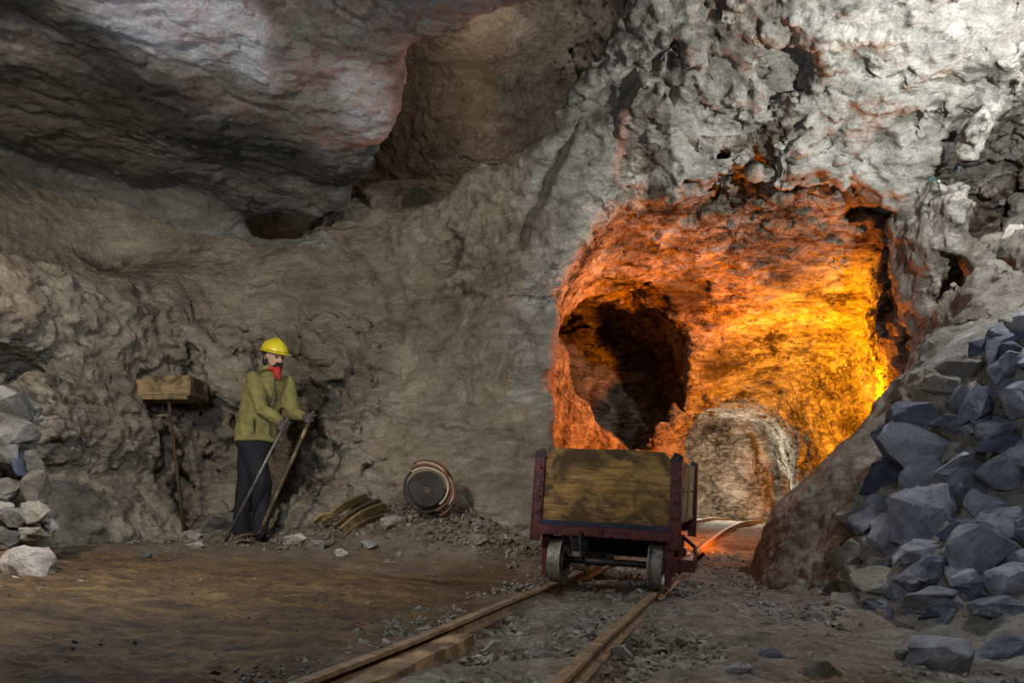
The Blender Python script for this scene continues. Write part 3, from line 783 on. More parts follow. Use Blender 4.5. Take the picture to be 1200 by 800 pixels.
def earthy():
    x = R.uniform(-3.6, .3); y = R.uniform(2.3, 6.9)
    return (x, y) if x < .309*y-1.2 else None
small_stones('pebbles', scatter_on(900, earthy, .006, .03, 3), 'grey', 'scattered pebbles on the brown earth left of the track')
for (px, py, w, h, mt, lb) in [
  (965,788,40,26,'grey','pale angular stone at the bottom edge between track and rubble pile'),
  (862,790,44,24,'rubble','blue-grey stone at the bottom edge right of the rails'),
  (905,772,34,16,'rubble_dark','flat dark blue stone behind the pale angular one'),
  (805,722,20,12,'grey','light stone on the gravel right of the cart wheel'),
  (728,764,26,14,'rubble','bluish stone just right of the nearer rail'),
  (930,776,24,12,'rubble_dark','small dark stone beside the flat dark blue stone'),
  (1060,770,22,14,'grey','small grey stone left of the half-buried boulder'),
  (940,748,16,10,'grey','small stone on bare ground below the mound'),
  (640,770,30,14,'grey','pale stone in the gravel between the rails at the bottom'),
  (575,760,24,14,'pale','white stone in the gravel beside the timber beam end'),
  (562,775,20,12,'pale','small white stone nearer than the one beside the beam end'),
  (690,735,22,10,'grey','flat stone between the rails in front of the cart'),
  (600,728,20,10,'grey','grey stone against the rail in front of the left wheel'),
  (172,652,14,8,'rubble_dark','dark stone alone on the earth left of the miner'),
  (230,640,18,10,'grey','grey stone near the foot of the iron prop'),
  (268,612,56,22,'grey','long grey boulder at the miner\'s feet'),
  (225,628,22,12,'grey','stone between iron prop and boulder'),
  (345,632,26,12,'pale','pale flat stone right of the shovel blade'),
  (370,640,22,12,'grey','grey stone below the wooden staves'),
  (432,640,24,12,'grey','grey stone right below the staves\' end'),
  (400,648,18,8,'pale','pale chip on the edge of the trodden floor below the staves'),
  (183,628,20,10,'grey','stone left of the iron prop foot'),
  (460,612,30,14,'rubble_tan','buff stone between the staves and the hose coil'),
  (560,632,26,12,'rubble_tan','buff stone at the foot of the bank right of the coil')]:
    p = hit(px, py+h*.3, ground, 1.2, 8.); s = p.y/F
    stone('stone', (p.x, p.y, ground(p.x, p.y)+h*s*.3), (w*s*1.1, w*s*.8, h*s*1.25), (R.uniform(-.15,.15), R.uniform(-.15,.15), R.uniform(-1, 1)), mt, lb, 'stone')
print('stones', time.time()-T0)

# ------------------------------------------------------------------ mine cart
Mt['cartwood'] = wood('cart_planks', (.15,.08,.025), (.46,.27,.075), 0, 2.6)
Mt['cartside'] = wood('cart_side_planks', (.22,.15,.07), (.42,.31,.17), 1, 2.6)
Mt['red'] = plain('red_oxide_paint', (.12,.014,.020), .4, .1, .25, 22, .3, (1,1,1), (.045,.008,.012))
Mt['blue'] = plain('blue_black_steel', (.035,.045,.085), .4, .5, .2, 20, .2)
Mt['iron'] = plain('dark_iron', (.05,.042,.04), .55, .5, .3, 20, .4)
Mt['tread'] = plain('worn_wheel_steel', (.27,.255,.235), .5, .35, .25, 30, .3)
cz = ztop(TC)
cart = empty('mine_cart', (TC.x, TC.y, cz), 'wooden mine cart with red steel corner posts standing on the rails', 'mine cart', None, math.atan2(-.296, .955))
cart.rotation_euler.rotate(Euler((math.radians(1.2), 0, 0))); cart.rotation_euler.rotate(Matrix.Rotation(math.radians(2.6), 3, VX))
L = 1.42; Y0 = -.17; Y1 = Y0+L
for yy in (Y0, Y1-.035):
    eb = None
    for j, (za, zb) in enumerate(((.405, .628), (.628, .85))):
        bm = bmesh.new()
        if j == 0: pts = [(-.395, za), (.395, za), (.40, zb), (-.40, zb)]
        else: pts = [(-.40, za), (.40, za), (.405, .775), (.345, .842), (.10, .852), (-.12, .848), (-.335, .852), (-.405, .785)]
        prism(bm, pts, yy, yy+.035)
        e = obj('end_board', bm, Mt['cartwood'], cart, bevel=.005)
for x in (-1, 1):
    for (za, zb) in ((.405, .61), (.615, .80)):
        bm = bmesh.new(); box(bm, (x*.40-(.0 if x > 0 else .03), Y0+.03, za), (x*.40+(.03 if x > 0 else 0), Y1-.03, zb)); obj('side_board', bm, Mt['cartside'], cart, bevel=.004)
bm = bmesh.new(); box(bm, (-.40, Y0+.03, .385), (.40, Y1-.03, .405)); obj('floor_board', bm, Mt['cartside'], cart)
for sx_ in (-1, 1):
    for yy, dy in ((Y0, 1), (Y1, -1)):
        bm = bmesh.new(); x0 = sx_*.405
        # angle iron: one leg on the end board, one on the side, flaring a little to the foot
        def leg(a, b_, ya, yb, flare):
            r = box(bm, (min(a, b_), min(ya, yb), .27), (max(a, b_), max(ya, yb), .80))
            for v in r:
                if v.co.z < .4: v.co.x += sx_*flare
        leg(x0+sx_*.033, x0-sx_*.022, yy-dy*.012, yy, .012); leg(x0+sx_*.033, x0+sx_*.045, yy-dy*.012, yy+dy*.075, .012)
        post = obj('corner_post', bm, Mt['red'], cart, bevel=.003)
        bm = bmesh.new()
        for z in (.36, .46, .55, .64, .73):
            wheel_profile(bm, [(.001, -.006), (.009, -.006), (.011, .004)], 8, Matrix.Translation((x0+sx_*.006, yy-dy*.014, z))@Matrix.Rotation(math.pi/2, 4, 'Z'))
        obj('rivet', bm, Mt['red'], post)
        bm = bmesh.new(); prism(bm, [(x0-.03*sx_, .79), (x0+sx_*.045, .79), (x0+sx_*.045, .825), (x0-.0*sx_, .845)], yy-dy*.014, yy+dy*.05); obj('cap', bm, Mt['iron'], post)
bm = bmesh.new(); box(bm, (-.40, Y0-.015, .375), (.40, Y0+.03, .405)); box(bm, (-.40, Y1-.03, .375), (.40, Y1+.015, .405)); obj('edge_plate', bm, Mt['blue'], cart, bevel=.003)
bm = bmesh.new()
box(bm, (-.41, Y0-.02, .315), (.41, Y0+.04, .375)); box(bm, (-.41, Y1-.04, .315), (.41, Y1+.02, .375))
for x in (-.21, .17): box(bm, (x, Y0+.04, .30), (x+.05, Y1-.04, .37))
obj('frame', bm, Mt['red'], cart, bevel=.004)
bm = bmesh.new(); box(bm, (-.12, Y0-.028, .325), (.0, Y0-.02, .365)); obj('coupling_plate', bm, Mt['red'], cart, bevel=.003)
for ya in (0, .74):
    bm = bmesh.new(); tube(bm, [(-.42, ya, .15), (.42, ya, .15)], .022, 12); obj('axle', bm, Mt['iron'], cart, True)
    for sx_ in (-1, 1):
        bm = bmesh.new(); c = Matrix.Translation((sx_*.315, ya, .15))
        pr = [(.03, -.045), (.05, -.045), (.06, -.02), (.125, -.025), (.13, -.04), (.148, -.04), (.150, .03), (.165, .034), (.165, .046), (.12, .046), (.115, .01), (.06, .01), (.05, .04), (.03, .04)]
        if sx_ > 0: pr = [(a, -b_) for a, b_ in pr][::-1]
        wheel_profile(bm, pr, 36, c)
        w = obj('wheel', bm, Mt['tread'], cart, True); w.data.set_sharp_from_angle(angle=.6)
        bm = bmesh.new(); wheel_profile(bm, [(.02, -.06), (.034, -.06), (.04, -.03), (.04, .06), (.02, .06)], 16, c); obj('hub', bm, Mt['iron'], w, True)
        bm = bmesh.new(); x = sx_*.385; 
        prism(bm, [(x-.012, .05), (x+.022, .03), (x+.03, .31), (x-.02, .31)], ya-.10, ya+.02); box(bm, (x-.01, ya-.05, .09), (x+.045, ya+.05, .21))
        obj('axle_guard', bm, Mt['red'], cart, bevel=.004)
bm = bmesh.new(); tube(bm, [(-.13, Y0-.02, .34), (-.13, Y0-.05, .30), (-.12, Y0-.05, .22), (-.11, Y0-.03, .17), (-.14, Y0+.02, .16)], .012, 8); obj('coupling_hook', bm, Mt['iron'], cart, True)
bm = bmesh.new(); box(bm, (-.16, .2, .10), (-.04, .5, .31)); box(bm, (-.30, .25, .18), (.3, .31, .30)); obj('brake_block', bm, Mt['iron'], cart, bevel=.01)
bm = bmesh.new(); tube(bm, [(.42, .60, .30), (.50, .55, .24), (.52, .40, .20), (.50, .30, .10)], .014, 8); box(bm, (.40, .3, .09), (.52, .56, .17)); tube(bm, [(.49, .62, .12), (.56, .60, .20)], .013, 8); obj('side_lever', bm, Mt['red'], cart)

# ------------------------------------------------------------------ timber block, prop, staves, coil
wb = W(192, 455, 7.02); tb = empty('timber_block', (wb.x, wb.y, wb.z), 'squared timber block jammed against the rock on top of an iron prop', 'timber')
Mt['beam'] = wood('weathered_beam', (.19,.13,.06), (.34,.25,.13), 0, 2.6)
bm = bmesh.new(); box(bm, (-.135, -.13, -.085), (.29, .30, .10)); obj('block', bm, Mt['beam'], tb, bevel=.012)
bm = bmesh.new(); box(bm, (-.29, -.10, -.09), (-.13, .28, .075)); obj('packing_piece', bm, Mt['oldwood'], tb, bevel=.012)
bm = bmesh.new(); box(bm, (-.30, -.12, -.115), (.26, .2, -.085)); obj('base_board', bm, Mt['beam'], tb, bevel=.006)
a = W(198, 471, 6.98); b_ = W(216, 627, 6.9); b_.z = ground(b_.x, b_.y)
bm = bmesh.new(); tube(bm, [a, a.lerp(b_, .5), b_], .016, 10); tube(bm, [a.lerp(b_, .40), a.lerp(b_, .44)], .024, 10)
tag(obj('iron_prop', bm, plain('rusty_prop', (.13,.085,.06), .7, .4), None, True), 'thin rusty iron prop holding up the timber block left of the miner', 'prop')
Mt['stave'] = wood('stave_wood', (.28,.19,.07), (.52,.39,.17), 0, 2.2)
Mt['stave_red'] = wood('stave_wood_dark', (.13,.07,.035), (.27,.16,.08), 0, 2.2)
for i, (x0, y0, x1, y1, w, mt, lb, d) in enumerate([
  (378,613,430,580,.085,'stave','yellowish curved wooden stave highest in the heap left of the coil',6.72),
  (392,618,446,586,.06,'stave_red','dark reddish stave in the middle of the heap left of the coil',6.66),
  (400,622,452,592,.10,'stave','broad yellow-brown curved stave lying in front in the heap',6.6),
  (404,628,450,604,.05,'stave_red','narrow reddish stave lowest in the heap',6.52),
  (368,612,392,604,.06,'stave','short wooden offcut at the lower end of the staves',6.62)]):
    A, B = W(x0, y0, d), W(x1, y1, d+.12); bm = bmesh.new(); t = (B-A).normalized(); sd = Vector((.3, -.45, .8)); sd = (sd-t*sd.dot(t)).normalized(); nn = t.cross(sd); nn = nn if nn.z > 0 else -nn
    rings = []
    for j in range(11):
        u = j/10; c = A.lerp(B, u)+nn*.035*math.sin(math.pi*u); ww = w*(.75+.25*math.sin(math.pi*u)); tk = .012
        rings.append([bm.verts.new(c-A+sd*a_*ww*.5+nn*b2) for a_, b2 in ((-1,-tk),(1,-tk),(1,tk),(-1,tk))])
    for P_, Q_ in zip(rings, rings[1:]):
        for k in range(4): bm.faces.new((P_[k], P_[(k+1) % 4], Q_[(k+1) % 4], Q_[k]))
    bm.faces.new(rings[0][::-1]); bm.faces.new(rings[-1])
    tag(obj('wooden_stave', bm, Mt[mt], None, bevel=.004, loc=A), lb, 'plank', 'wooden staves heaped at the foot of the wall')
cc = W(500, 572, 6.5)
Mt['hose_dark'] = plain('black_hose', (.045,.035,.03), .6, 0, .3, 20, .3); Mt['hose_pale'] = plain('cream_hose', (.50,.42,.30), .7, 0, .15, 20, .2); Mt['hose_rust'] = plain('rusty_band', (.22,.09,.05), .7, .2, .2, 20, .3)
coil = empty('hose_coil', cc, 'round coil of black hose with pale and rusty outer turns, leaning on the bank', 'coil')
coil.rotation_euler = (math.radians(78), 0, math.radians(12))
def turns(r0, r1, n, rad, a0, a1, z0, z1, jit=.004, ph=0.):
    m = max(12, int(abs(a1-a0)/.16)); P_ = []
    for j in range(m+1):
        u = j/m; a = a0+(a1-a0)*u; r = r0+(r1-r0)*u+jit*math.sin(a*3+ph); P_.append((r*math.cos(a), r*math.sin(a)*1.02, z0+(z1-z0)*u+jit*math.sin(a*2)))
    return P_
bm = bmesh.new(); tube(bm, turns(.035, .15, 1, .012, 0, 2*math.pi*7, .0, .01), .012, 8); tube(bm, turns(.05, .155, 1, .012, 1, 2*math.pi*6, -.03, -.02), .013, 8); tube(bm, turns(.11, .16, 1, .012, 1, 2*math.pi*3, -.055, -.05), .013, 8); obj('inner_turns', bm, Mt['hose_dark'], coil, True)
for r, z, mt, a0, a1, nm in ((.178, .0, 'hose_pale', -.9, 2.3, 'outer_turn'), (.205, -.02, 'hose_rust', -1.2, 2.2, 'outer_turn'), (.225, -.035, 'hose_pale', -.6, 1.9, 'outer_turn'), (.248, -.05, 'hose_rust', -1.1, 2.0, 'outer_turn'), (.19, -.05, 'hose_dark', 0, 6.3, 'outer_turn')):
    bm = bmesh.new(); tube(bm, turns(r, r, 1, .01, a0, a1, z, z, .006, r*40), .011, 8); obj(nm, bm, Mt[mt], coil, True)
bm = bmesh.new(); tube(bm, [(.10, .22, .012), (.15, .17, .015), (.19, .10, .014)], .008, 6); obj('tie', bm, Mt['hose_rust'], coil, True)

# ------------------------------------------------------------------ the miner
def skin(verts, edges, radii, sub=2):
    me = bpy.data.meshes.new('sk'); me.from_pydata([Vector(v) for v in verts], edges, []); o = bpy.data.objects.new('sk', me); C.objects.link(o)
    o.modifiers.new('s', 'SKIN').use_smooth_shade = True
    for i, r in enumerate(radii):
        r = r if isinstance(r, tuple) else (r, r); me.skin_vertices[0].data[i].radius = r; me.skin_vertices[0].data[i].use_root = (i == 0)
    s = o.modifiers.new('u', 'SUBSURF'); s.levels = sub; s.render_levels = sub
    return bake(o)
def bake(o):
    dg = bpy.context.evaluated_depsgraph_get(); dg.update(); me = bpy.data.meshes.new_from_object(o.evaluated_get(dg)); bpy.data.objects.remove(o); return me
def joined(name, meshes, mat, parent, voxel=None, smooth_it=3):
    bm = bmesh.new()
    for m in meshes: bm.from_mesh(m)
    me = bpy.data.meshes.new(name); bm.to_mesh(me); bm.free()
    o = bpy.data.objects.new(name, me); C.objects.link(o)
    if voxel:
        r = o.modifiers.new('r', 'REMESH'); r.mode = 'VOXEL'; r.voxel_size = voxel
        if smooth_it: s = o.modifiers.new('s', 'SMOOTH'); s.iterations = smooth_it; s.factor = .5
        me = bake(o); o = bpy.data.objects.new(name, me); C.objects.link(o)
    me.materials.clear(); me.materials.append(mat); me.shade_smooth(); o.name = name; me.name = name; o.parent = parent; return o
def blobm(c, r, M=None, n=20):
    bm = bmesh.new(); bmesh.ops.create_uvsphere(bm, u_segments=n, v_segments=n//2, radius=1)
    for v in bm.verts:
        p = Vector((v.co.x*r[0], v.co.y*r[1], v.co.z*r[2])); v.co = Vector(c)+(M@p if M is not None else p)
    me = bpy.data.meshes.new('b'); bm.to_mesh(me); bm.free(); return me
gx, gy = -2.23, 6.75
Mt['skin'] = plain('skin', (.58,.36,.25), .55, 0, .06, 12, .05); Mt['jacket'] = plain('jacket_cloth', (.27,.25,.085), .85, 0, .18, 10, .35, (1,1,.6), (.16,.145,.045))
Mt['trousers'] = plain('navy_cloth', (.011,.013,.022), .85, 0, .2, 10, .3); Mt['boots'] = plain('boot_leather', (.03,.025,.02), .6); Mt['glove'] = plain('work_glove', (.11,.10,.10), .8, 0, .2, 30, .3)
Mt['helmet'] = plain('helmet_yellow', (.78,.66,.03), .35, 0, .05, 6, .03); Mt['scarf'] = plain('red_cloth', (.55,.035,.03), .75, 0, .15, 14, .3); Mt['hair'] = plain('dark_hair', (.035,.025,.02), .7, 0, .3, 60, .6)
man = empty('person', (gx, gy, ground(gx, gy)), 'person in yellow helmet, olive jacket and dark trousers leaning over two long-handled tools', 'person')
fw = Vector((.78, -.62, 0)).normalized(); sd = Vector((.62, .78, 0))      # facing; towards the left hand
hip = Vector((-.01, 0, .93)); chest = Vector((.045, 0, 1.27)); neck = Vector((.115, -.01, 1.47)); head = Vector((.15, -.035, 1.605))
shR = neck-sd*.145+Vector((-.02, -.02, -.075)); shL = neck+sd*.17+Vector((0, 0, -.075))
elR = Vector((.10, -.21, 1.13)); wrR = Vector((.275, -.275, 1.005)); haR = Vector((.325, -.285, .965))
elL = Vector((.29, .04, 1.13)); wrL = Vector((.43, -.09, 1.075)); haL = Vector((.495, -.12, 1.04))
anR = Vector((.035, -.06, .09)); anL = Vector((-.185, .10, .09)); knR = Vector((.06, -.06, .50)); knL = Vector((-.135, .07, .50)); hR = hip-sd*.085+Vector((0,0,-.05)); hL = hip+sd*.02+Vector((-.09,.05,-.05))
MH = Matrix(((fw.x, sd.x, 0), (fw.y, sd.y, 0), (0, 0, 1)))@Matrix.Rotation(math.radians(14), 3, 'Y')
H = lambda x, y, z: head+MH@Vector((x, y, z))
def limb(pts, radii, n=16):
    ms = []
    for p, r in zip(pts, radii): ms.append(blobm(p, (r, r, r), None, 16))
    bm = bmesh.new(); tube(bm, pts, list(radii), n); me = bpy.data.meshes.new('l'); bm.to_mesh(me); bm.free(); ms.append(me); return ms
def torso(secs, n=28):
    bm = bmesh.new(); rings = []
    for c, rx, ry in secs: rings.append([bm.verts.new(Vector(c)+fw*math.cos(a)*rx+sd*math.sin(a)*ry) for a in [2*math.pi*k/n for k in range(n)]])
    for A, B in zip(rings, rings[1:]):
        for k in range(n): bm.faces.new((A[k], A[(k+1) % n], B[(k+1) % n], B[k]))
    bm.faces.new(rings[0][::-1]); bm.faces.new(rings[-1]); me = bpy.data.meshes.new('t'); bm.to_mesh(me); bm.free(); return [me]
def bend(a, b, c, n=3):          # rounded joint between two limb bones
    return [a, a.lerp(b, .5), b.lerp(a, .12)+(c-b)*.0, b.lerp(c, .12), b.lerp(c, .55), c]
Z3 = Vector((0, 0, 1))
core = torso([(hip-Z3*.10, .09, .14), (hip, .10, .15), (hip.lerp(chest, .5), .095, .135), (chest, .11, .16), (chest.lerp(neck, .55), .095, .15), (neck-Z3*.03, .06, .07), (neck+Z3*.03, .05, .052), (head-Z3*.05, .048, .05)])
body_m = core+limb([shR, elR, wrR, haR], [.05,.04,.027,.02])+limb([shL, elL, wrL, haL], [.05,.04,.027,.02])+limb([hR, knR, anR], [.085,.055,.038])+limb([hL, knL, anL], [.085,.055,.038])
hm = [blobm(H(-.012,0,.035),(.098,.078,.095),MH), blobm(H(.022,0,-.03),(.070,.058,.085),MH), blobm(H(.058,0,-.085),(.026,.028,.022),MH),
      blobm(H(.093,0,-.015),(.020,.013,.030),MH), blobm(H(.100,0,-.028),(.016,.017,.012),MH), blobm(H(.080,0,.022),(.018,.055,.014),MH),
      blobm(H(.083,0,-.060),(.012,.026,.010),MH), blobm(H(-.01,.078,-.01),(.020,.010,.034),MH), blobm(H(-.01,-.078,-.01),(.020,.010,.034),MH), blobm(H(.05,.035,-.02),(.03,.022,.02),MH), blobm(H(.05,-.035,-.02),(.03,.022,.02),MH)]
joined('body', body_m+hm, Mt['skin'], man, .009, 2)
Mt['eye'] = plain('eye', (.03,.02,.015), .2, 0, .05)
joined('eye', [blobm(H(.083,.032,.004),(.010,.014,.008),MH)], Mt['eye'], man); joined('eye', [blobm(H(.083,-.032,.004),(.010,.014,.008),MH)], Mt['eye'], man)
joined('hair', [blobm(H(-.035,0,.025),(.090,.086,.085),MH), blobm(H(-.055,0,-.05),(.05,.07,.06),MH)], Mt['hair'], man, .01, 2)
joined('moustache', [blobm(H(.094,.018,-.05),(.012,.026,.012),MH), blobm(H(.094,-.018,-.05),(.012,.026,.012),MH), blobm(H(.070,.0,-.078),(.035,.044,.026),MH)], Mt['hair'], man, .006, 1)
joined('neckerchief', [blobm(neck+Vector((.02,-.02,.03)),(.085,.075,.035)), blobm(neck+fw*.10+Vector((.0,-.01,-.01)),(.035,.035,.06)), blobm(neck+fw*.115+Vector((0,0,-.035)),(.022,.024,.045))], Mt['scarf'], man, .008, 2)
sh_ = chest.lerp(neck, .5)
jk_m = torso([(hip-Z3*.075, .165, .205), (hip-Z3*.07, .172, .212), (hip+Z3*.05, .160, .200), (hip.lerp(chest, .55), .150, .192), (chest, .150, .205), (sh_, .130, .215), (neck-Z3*.065, .105, .175), (neck-Z3*.01, .075, .085), (neck+Z3*.015, .066, .070)])
jk_m += limb([shR, elR.lerp(shR,.45), elR, elR.lerp(wrR,.5), wrR.lerp(elR,.12)], [.070,.068,.065,.058,.048])+limb([shL, elL.lerp(shL,.45), elL, elL.lerp(wrL,.5), wrL.lerp(elL,.12)], [.080,.071,.067,.060,.050])
jk = joined('tmpj', jk_m, Mt['jacket'], None, .012, 5); _o = jk; jk = jk.data; bpy.data.objects.remove(_o)
bm = bmesh.new(); bm.from_mesh(jk)
for v in bm.verts:
    f_ = mnoise.noise(v.co*Vector((6,6,9)))*.016+abs(mnoise.noise(v.co*Vector((11,11,24))))*-.016; v.co += v.normal*f_
bm.to_mesh(jk); bm.free(); jo = joined('jacket', [jk], Mt['jacket'], man)
bm = bmesh.new(); q = [neck+fw*.10+Vector((0,0,.0)), chest+fw*.155+Vector((0,0,.10)), chest+fw*.168, hip+fw*.178+Vector((0,0,.12)), hip+fw*.19+Vector((0,0,-.02))]; tube(bm, q, .008, 6); obj('front_seam', bm, Mt['glove'], jo, True)
bm = bmesh.new(); ring = []
for k in range(15):
    a = .55+k/14*(2*math.pi-1.1); ring.append(neck+fw*math.cos(a)*.082+sd*math.sin(a)*.082+Vector((-.005,0,.02+.02*math.cos(a))))
tube(bm, ring, .022, 8, flat=.7); obj('collar', bm, Mt['jacket'], jo, True)
bm = bmesh.new(); box(bm, (-.06,-.008,-.065), (.06,.008,.065)); pk = obj('pocket', bm, Mt['jacket'], jo, bevel=.006, loc=hip+fw*.10-sd*.155+Vector((0,0,.06))); pk.rotation_euler = (0, 0, math.atan2(fw.y, fw.x)+.35)
tr_m = torso([(hip-Z3*.16, .11, .16), (hip-Z3*.06, .135, .175), (hip+Z3*.05, .13, .17)])
tr_m += limb([hR-Z3*.02, hR.lerp(knR,.5), knR, knR.lerp(anR,.5), anR-Z3*.015], [.112,.098,.082,.076,.074])+limb([hL-Z3*.02, hL.lerp(knL,.5), knL, knL.lerp(anL,.5), anL-Z3*.015], [.112,.098,.082,.076,.074])
tr = joined('tmpt', tr_m, Mt['trousers'], None, .012, 4); _o = tr; tr = tr.data; bpy.data.objects.remove(_o)
bm = bmesh.new(); bm.from_mesh(tr)
for v in bm.verts: v.co += v.normal*(mnoise.noise(v.co*Vector((9,9,6)))*.012)
bm.to_mesh(tr); bm.free(); joined('trousers', [tr], Mt['trousers'], man)
for an in (anR, anL):
    gz = ground(gx+an.x, gy+an.y)-ground(gx, gy)
    f2 = (fw+Vector((0, -.25, 0))).normalized(); Mb = Matrix(((f2.x, -f2.y, 0), (f2.y, f2.x, 0), (0, 0, 1)))
    b2 = joined('boot', [blobm(an+f2*.05+Vector((0,0,-.045)),(.145,.052,.045),Mb), blobm(an+Vector((0,0,.0)),(.060,.055,.10),Mb), blobm(an+f2*.11+Vector((0,0,-.045)),(.065,.055,.04),Mb)], Mt['boots'], man, .008, 2)
    bm = bmesh.new(); prism(bm, [(-.09,-.012),(.185,-.012),(.19,.012),(-.095,.012)], -.05, .05)
    for v in bm.verts: v.co = an+Mb@v.co+Vector((0,0,-.088))
    obj('sole', bm, Mt['iron'], b2, bevel=.004)
# tools
p1a, p1b = Vector((.345, -.325, 1.02)), Vector((-.165, -.30, .03)); p2a, p2b = Vector((.515, -.155, 1.09)), Vector((.09, -.30, .03))
def grip(hand, wrist, a, b):
    """gloved hand closed around the handle a-b"""
    ax = (a-b).normalized(); c = b+ax*((hand-b).dot(ax)); rt = (wrist-c); rt = (rt-ax*rt.dot(ax)).normalized(); q = ax.cross(rt); ms = []
    palm = c+rt*.034
    Mp = Matrix((rt, q, ax)).transposed(); ms.append(blobm(palm, (.019, .034, .045), Mp)); ms.append(skin([wrist+(wrist-palm)*.25, wrist, palm], [(0,1),(1,2)], [.036,.032,.026], 1))
    for k, (ln, off) in enumerate(((.9,.034),(1.,.012),(.96,-.011),(.8,-.032))):
        o0 = c+ax*off; pts = []
        for j, an_ in enumerate((20, 85, 150, 215)):
            aa = math.radians(an_*ln+10); r_ = .031 if j else .036; pts.append(o0+rt*math.cos(aa)*r_+q*math.sin(aa)*r_)
        ms.append(skin(pts, [(0,1),(1,2),(2,3)], [.0105,.0105,.0095,.008], 1))
    pts = [palm+ax*.03-q*.02, c+ax*.05+rt*.015-q*.032, c+ax*.052-rt*.018-q*.026, c+ax*.045-rt*.034-q*.006]; ms.append(skin(pts, [(0,1),(1,2),(2,3)], [.013,.012,.010,.008], 1))
    return ms
joined('glove', grip(haR, wrR, p1a, p1b), Mt['glove'], man, .0035, 1); joined('glove', grip(haL, wrL, p2a, p2b), Mt['glove'], man, .0035, 1)
# helmet
bm = bmesh.new(); bmesh.ops.create_uvsphere(bm, u_segments=36, v_segments=20, radius=1)
bmesh.ops.delete(bm, geom=[v for v in bm.verts if v.co.z < -.05], context='VERTS')
for v in bm.verts:
    ridge = .012*max(0, 1-abs(v.co.y)*6)*(1 if v.co.z > .3 else 0); v.co = Vector((v.co.x*.132, v.co.y*.108, v.co.z*(.105+ridge)))
for v in bm.verts: v.co = H(-.005, 0, .052)+MH@v.co
he = obj('helmet', bm, Mt['helmet'], man, True)
bm = bmesh.new(); A_ = []; B_ = []; C_ = []
for k in range(36):
    a = 2*math.pi*k/36; ex = .030 if math.cos(a) > 0 else .012; ex = .010+.034*max(0, math.cos(a))**1.5+.004
    for lst, e, z in ((A_, 0, .002), (B_, ex, -.010), (C_, ex, -.016)): lst.append(bm.verts.new(H(-.005+math.cos(a)*(.131+e), math.sin(a)*(.108+e*.7), .050+z)))
for k in range(36):
    j = (k+1) % 36; bm.faces.new((A_[k], A_[j], B_[j], B_[k])); bm.faces.new((B_[k], B_[j], C_[j], C_[k])); bm.faces.new((C_[k], C_[j], A_[j], A_[k]))
obj('brim', bm, Mt['helmet'], he, True)
bm = bmesh.new(); tube(bm, [H(.0,-.105,.045), H(.01,-.085,-.03), H(.045,-.045,-.11)], .004, 6); tube(bm, [H(-.12,0,.045), H(-.16,-.01,.03), H(-.20,-.02,.035)], .012, 6); obj('strap', bm, Mt['hair'], he, True)
# the two tools he holds
Mt['handle'] = wood('tool_handle', (.20,.14,.07), (.36,.27,.15), 2, 2.)
def at_man(v): return Vector((gx, gy, ground(gx, gy)))+v
t1 = empty('steel_bar', at_man(p1b), 'grey steel bar held in the miner\'s nearer hand, its foot by the boulder', 'tool')
bm = bmesh.new(); tube(bm, [p1a+(p1a-p1b)*.02-p1b, (p1a-p1b)*.5, (p1a-p1b)*.04], .0135, 10); obj('shaft', bm, plain('bare_steel', (.24,.23,.22), .45, .6), t1, True)
bm = bmesh.new(); d_ = (p1a-p1b); tube(bm, [d_*.05, d_*.0, d_*-.03], [.016,.018,.006], 8); obj('tip', bm, Mt['iron'], t1, True)
t2 = empty('shovel', at_man(p2b), 'brown wooden-handled shovel held in the miner\'s outstretched hand, blade on the ground', 'shovel')
bm = bmesh.new(); d_ = p2a-p2b; tube(bm, [d_*1.02, d_*.5, d_*.05], .0165, 10); obj('handle', bm, Mt['handle'], t2, True)
bm = bmesh.new(); G = 9; gr = []
dl = Vector((-.55, -.8, -.12)).normalized(); wd_ = Vector((.8, -.55, .05)).normalized(); up_ = Vector((0, 0, 1))
for i in range(G):
    u = i/(G-1); row = []
    for j in range(G):
        w = j/(G-1)*2-1; hw = .10*(1 if u < .6 else math.sqrt(max(0.02, 1-((u-.6)/.42)**2))); row.append(bm.verts.new(d_*.03+dl*u*.24+wd_*w*hw+up_*(.02*w*w-.012+.01)))
    gr.append(row)
for i in range(G-1):
    for j in range(G-1): bm.faces.new((gr[i][j], gr[i+1][j], gr[i+1][j+1], gr[i][j+1]))
bmesh.ops.solidify(bm, geom=bm.faces[:], thickness=.004)
bl = obj('blade', bm, plain('muddy_blade', (.34,.27,.17), .7, .3), t2, True)
bm = bmesh.new(); tube(bm, [d_*.10, d_*.04, d_*.02+dl*.05], [.020,.020,.012], 8); obj('socket', bm, Mt['iron'], bl, True)
print('people', time.time()-T0)


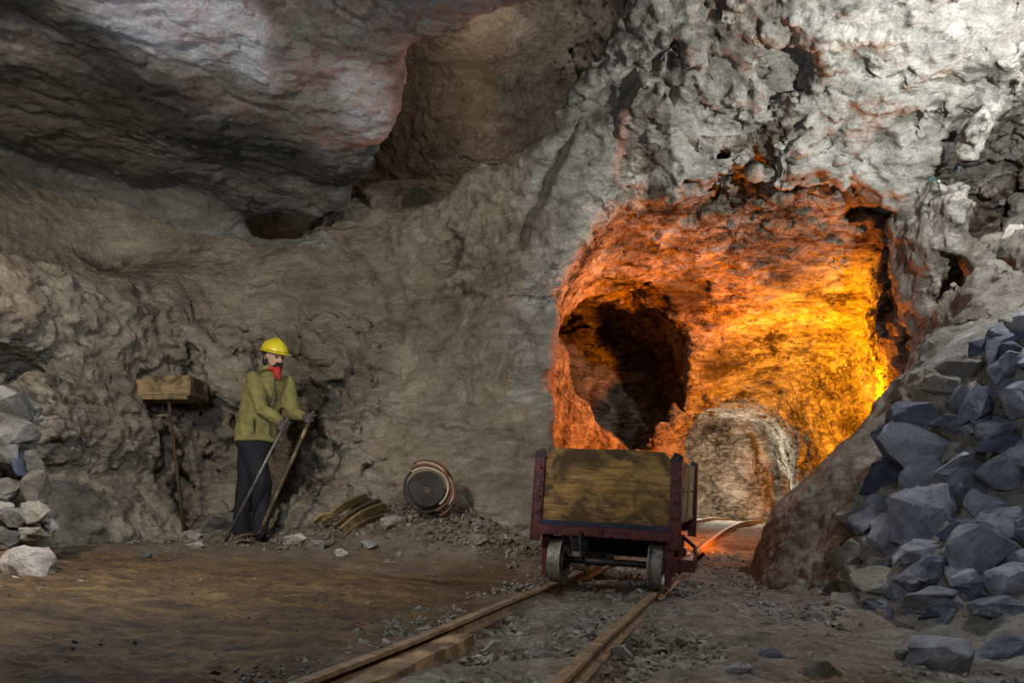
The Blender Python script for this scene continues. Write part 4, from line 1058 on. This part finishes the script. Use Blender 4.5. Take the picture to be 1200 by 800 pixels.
# ------------------------------------------------------------------ lights
def lamp(name, loc, power, col, r=.15, typ='POINT', look=None, spot=None, blend=.6):
    l = bpy.data.lights.new(name, typ); l.energy = power; l.color = col
    if typ in ('POINT', 'SPOT'): l.shadow_soft_size = r
    if typ == 'AREA': l.size = r
    if typ == 'SPOT': l.spot_size = spot; l.spot_blend = blend
    o = bpy.data.objects.new(name, l); C.objects.link(o); o.location = loc
    if look is not None: o.rotation_euler = (Vector(look)-Vector(loc)).to_track_quat('-Z', 'Y').to_euler()
    return o
lamp('chamber_flood', (3.45, 8.0, 1.0), 850, (1, .20, .0), .1, 'SPOT', (1.2, 9.5, 1.75), math.radians(110), .4)
lamp('chamber_lamp', (3.55, 8.1, .95), 1800, (1, .33, .0), .1, 'SPOT', (4.7, 9.7, 2.2), math.radians(118), .8)
lamp('vault_fill', (3.7, 9.3, .9), 620, (1, .22, .0), .1, 'SPOT', (2.6, 8.0, 3.5), math.radians(98), .6)  # added unseen spot to bring orange light onto the chamber ceiling
lamp('mouth_lamp', (2.8, 10.4, .9), 14, (1, .14, .008), .1)
lamp('flood_lamp', (3.0, 3.4, 2.6), 560, (1, .99, .92), .05, 'SPOT', (2.6, 6.2, 4.5), math.radians(98), .7)
lamp('corner_lamp', (3.35, 4.4, 3.75), 210, (.97, .98, 1), .06)
lamp('hollow_lamp', (4.9, 6.0, 3.0), 4, (.7, .8, 1), .08)
lamp('left_lamp', (-2.6, 1.8, 2.9), 500, (1, .87, .70), .12, 'SPOT', (-2.5, 7.3, 1.1), math.radians(98), .7)
lamp('roof_lamp', (-2.0, 3.4, 1.6), 105, (.80, .89, 1), .2)
lamp('rubble_lamp', (1.9, 1.2, 2.2), 62, (.50, .66, 1), .12, 'SPOT', (3.0, 4.8, .6), math.radians(75), .8)
lamp('front_fill', (.2, .2, 1.6), 80, (1, .88, .72), .12, 'SPOT', (.9, 4.6, .0), math.radians(75), .9)  # added fill from the front, brightens the mound and the track
lamp('upper_lamp', (-.2, 9.0, 5.4), 26, (1, .78, .62), .15)
lamp('low_working_lamp', (3.9, 14.3, 1.1), 170, (1, .95, .80), .1)
lamp('branch_lamp', (6.3, 15.2, .8), 60, (1, .3, .02), .1)
wd = bpy.data.worlds.new('World'); bpy.context.scene.world = wd; wd.use_nodes = True
wd.node_tree.nodes['Background'].inputs[0].default_value = (.9, .85, .8, 1); wd.node_tree.nodes['Background'].inputs[1].default_value = .004
cam = bpy.data.cameras.new('camera'); co_ = bpy.data.objects.new('camera', cam); C.objects.link(co_)
co_.location = (0, 0, CAMZ); co_.rotation_euler = (math.pi/2, 0, 0); cam.sensor_width = 36; cam.lens = 27; cam.shift_y = 195/1200; cam.clip_start = .05
sc = bpy.context.scene; sc.camera = co_
sc.view_settings.view_transform = 'Standard'; sc.view_settings.look = 'None'; sc.view_settings.exposure = 0; sc.view_settings.gamma = 1; sc.view_settings.use_curve_mapping = False
print('done', time.time()-T0)
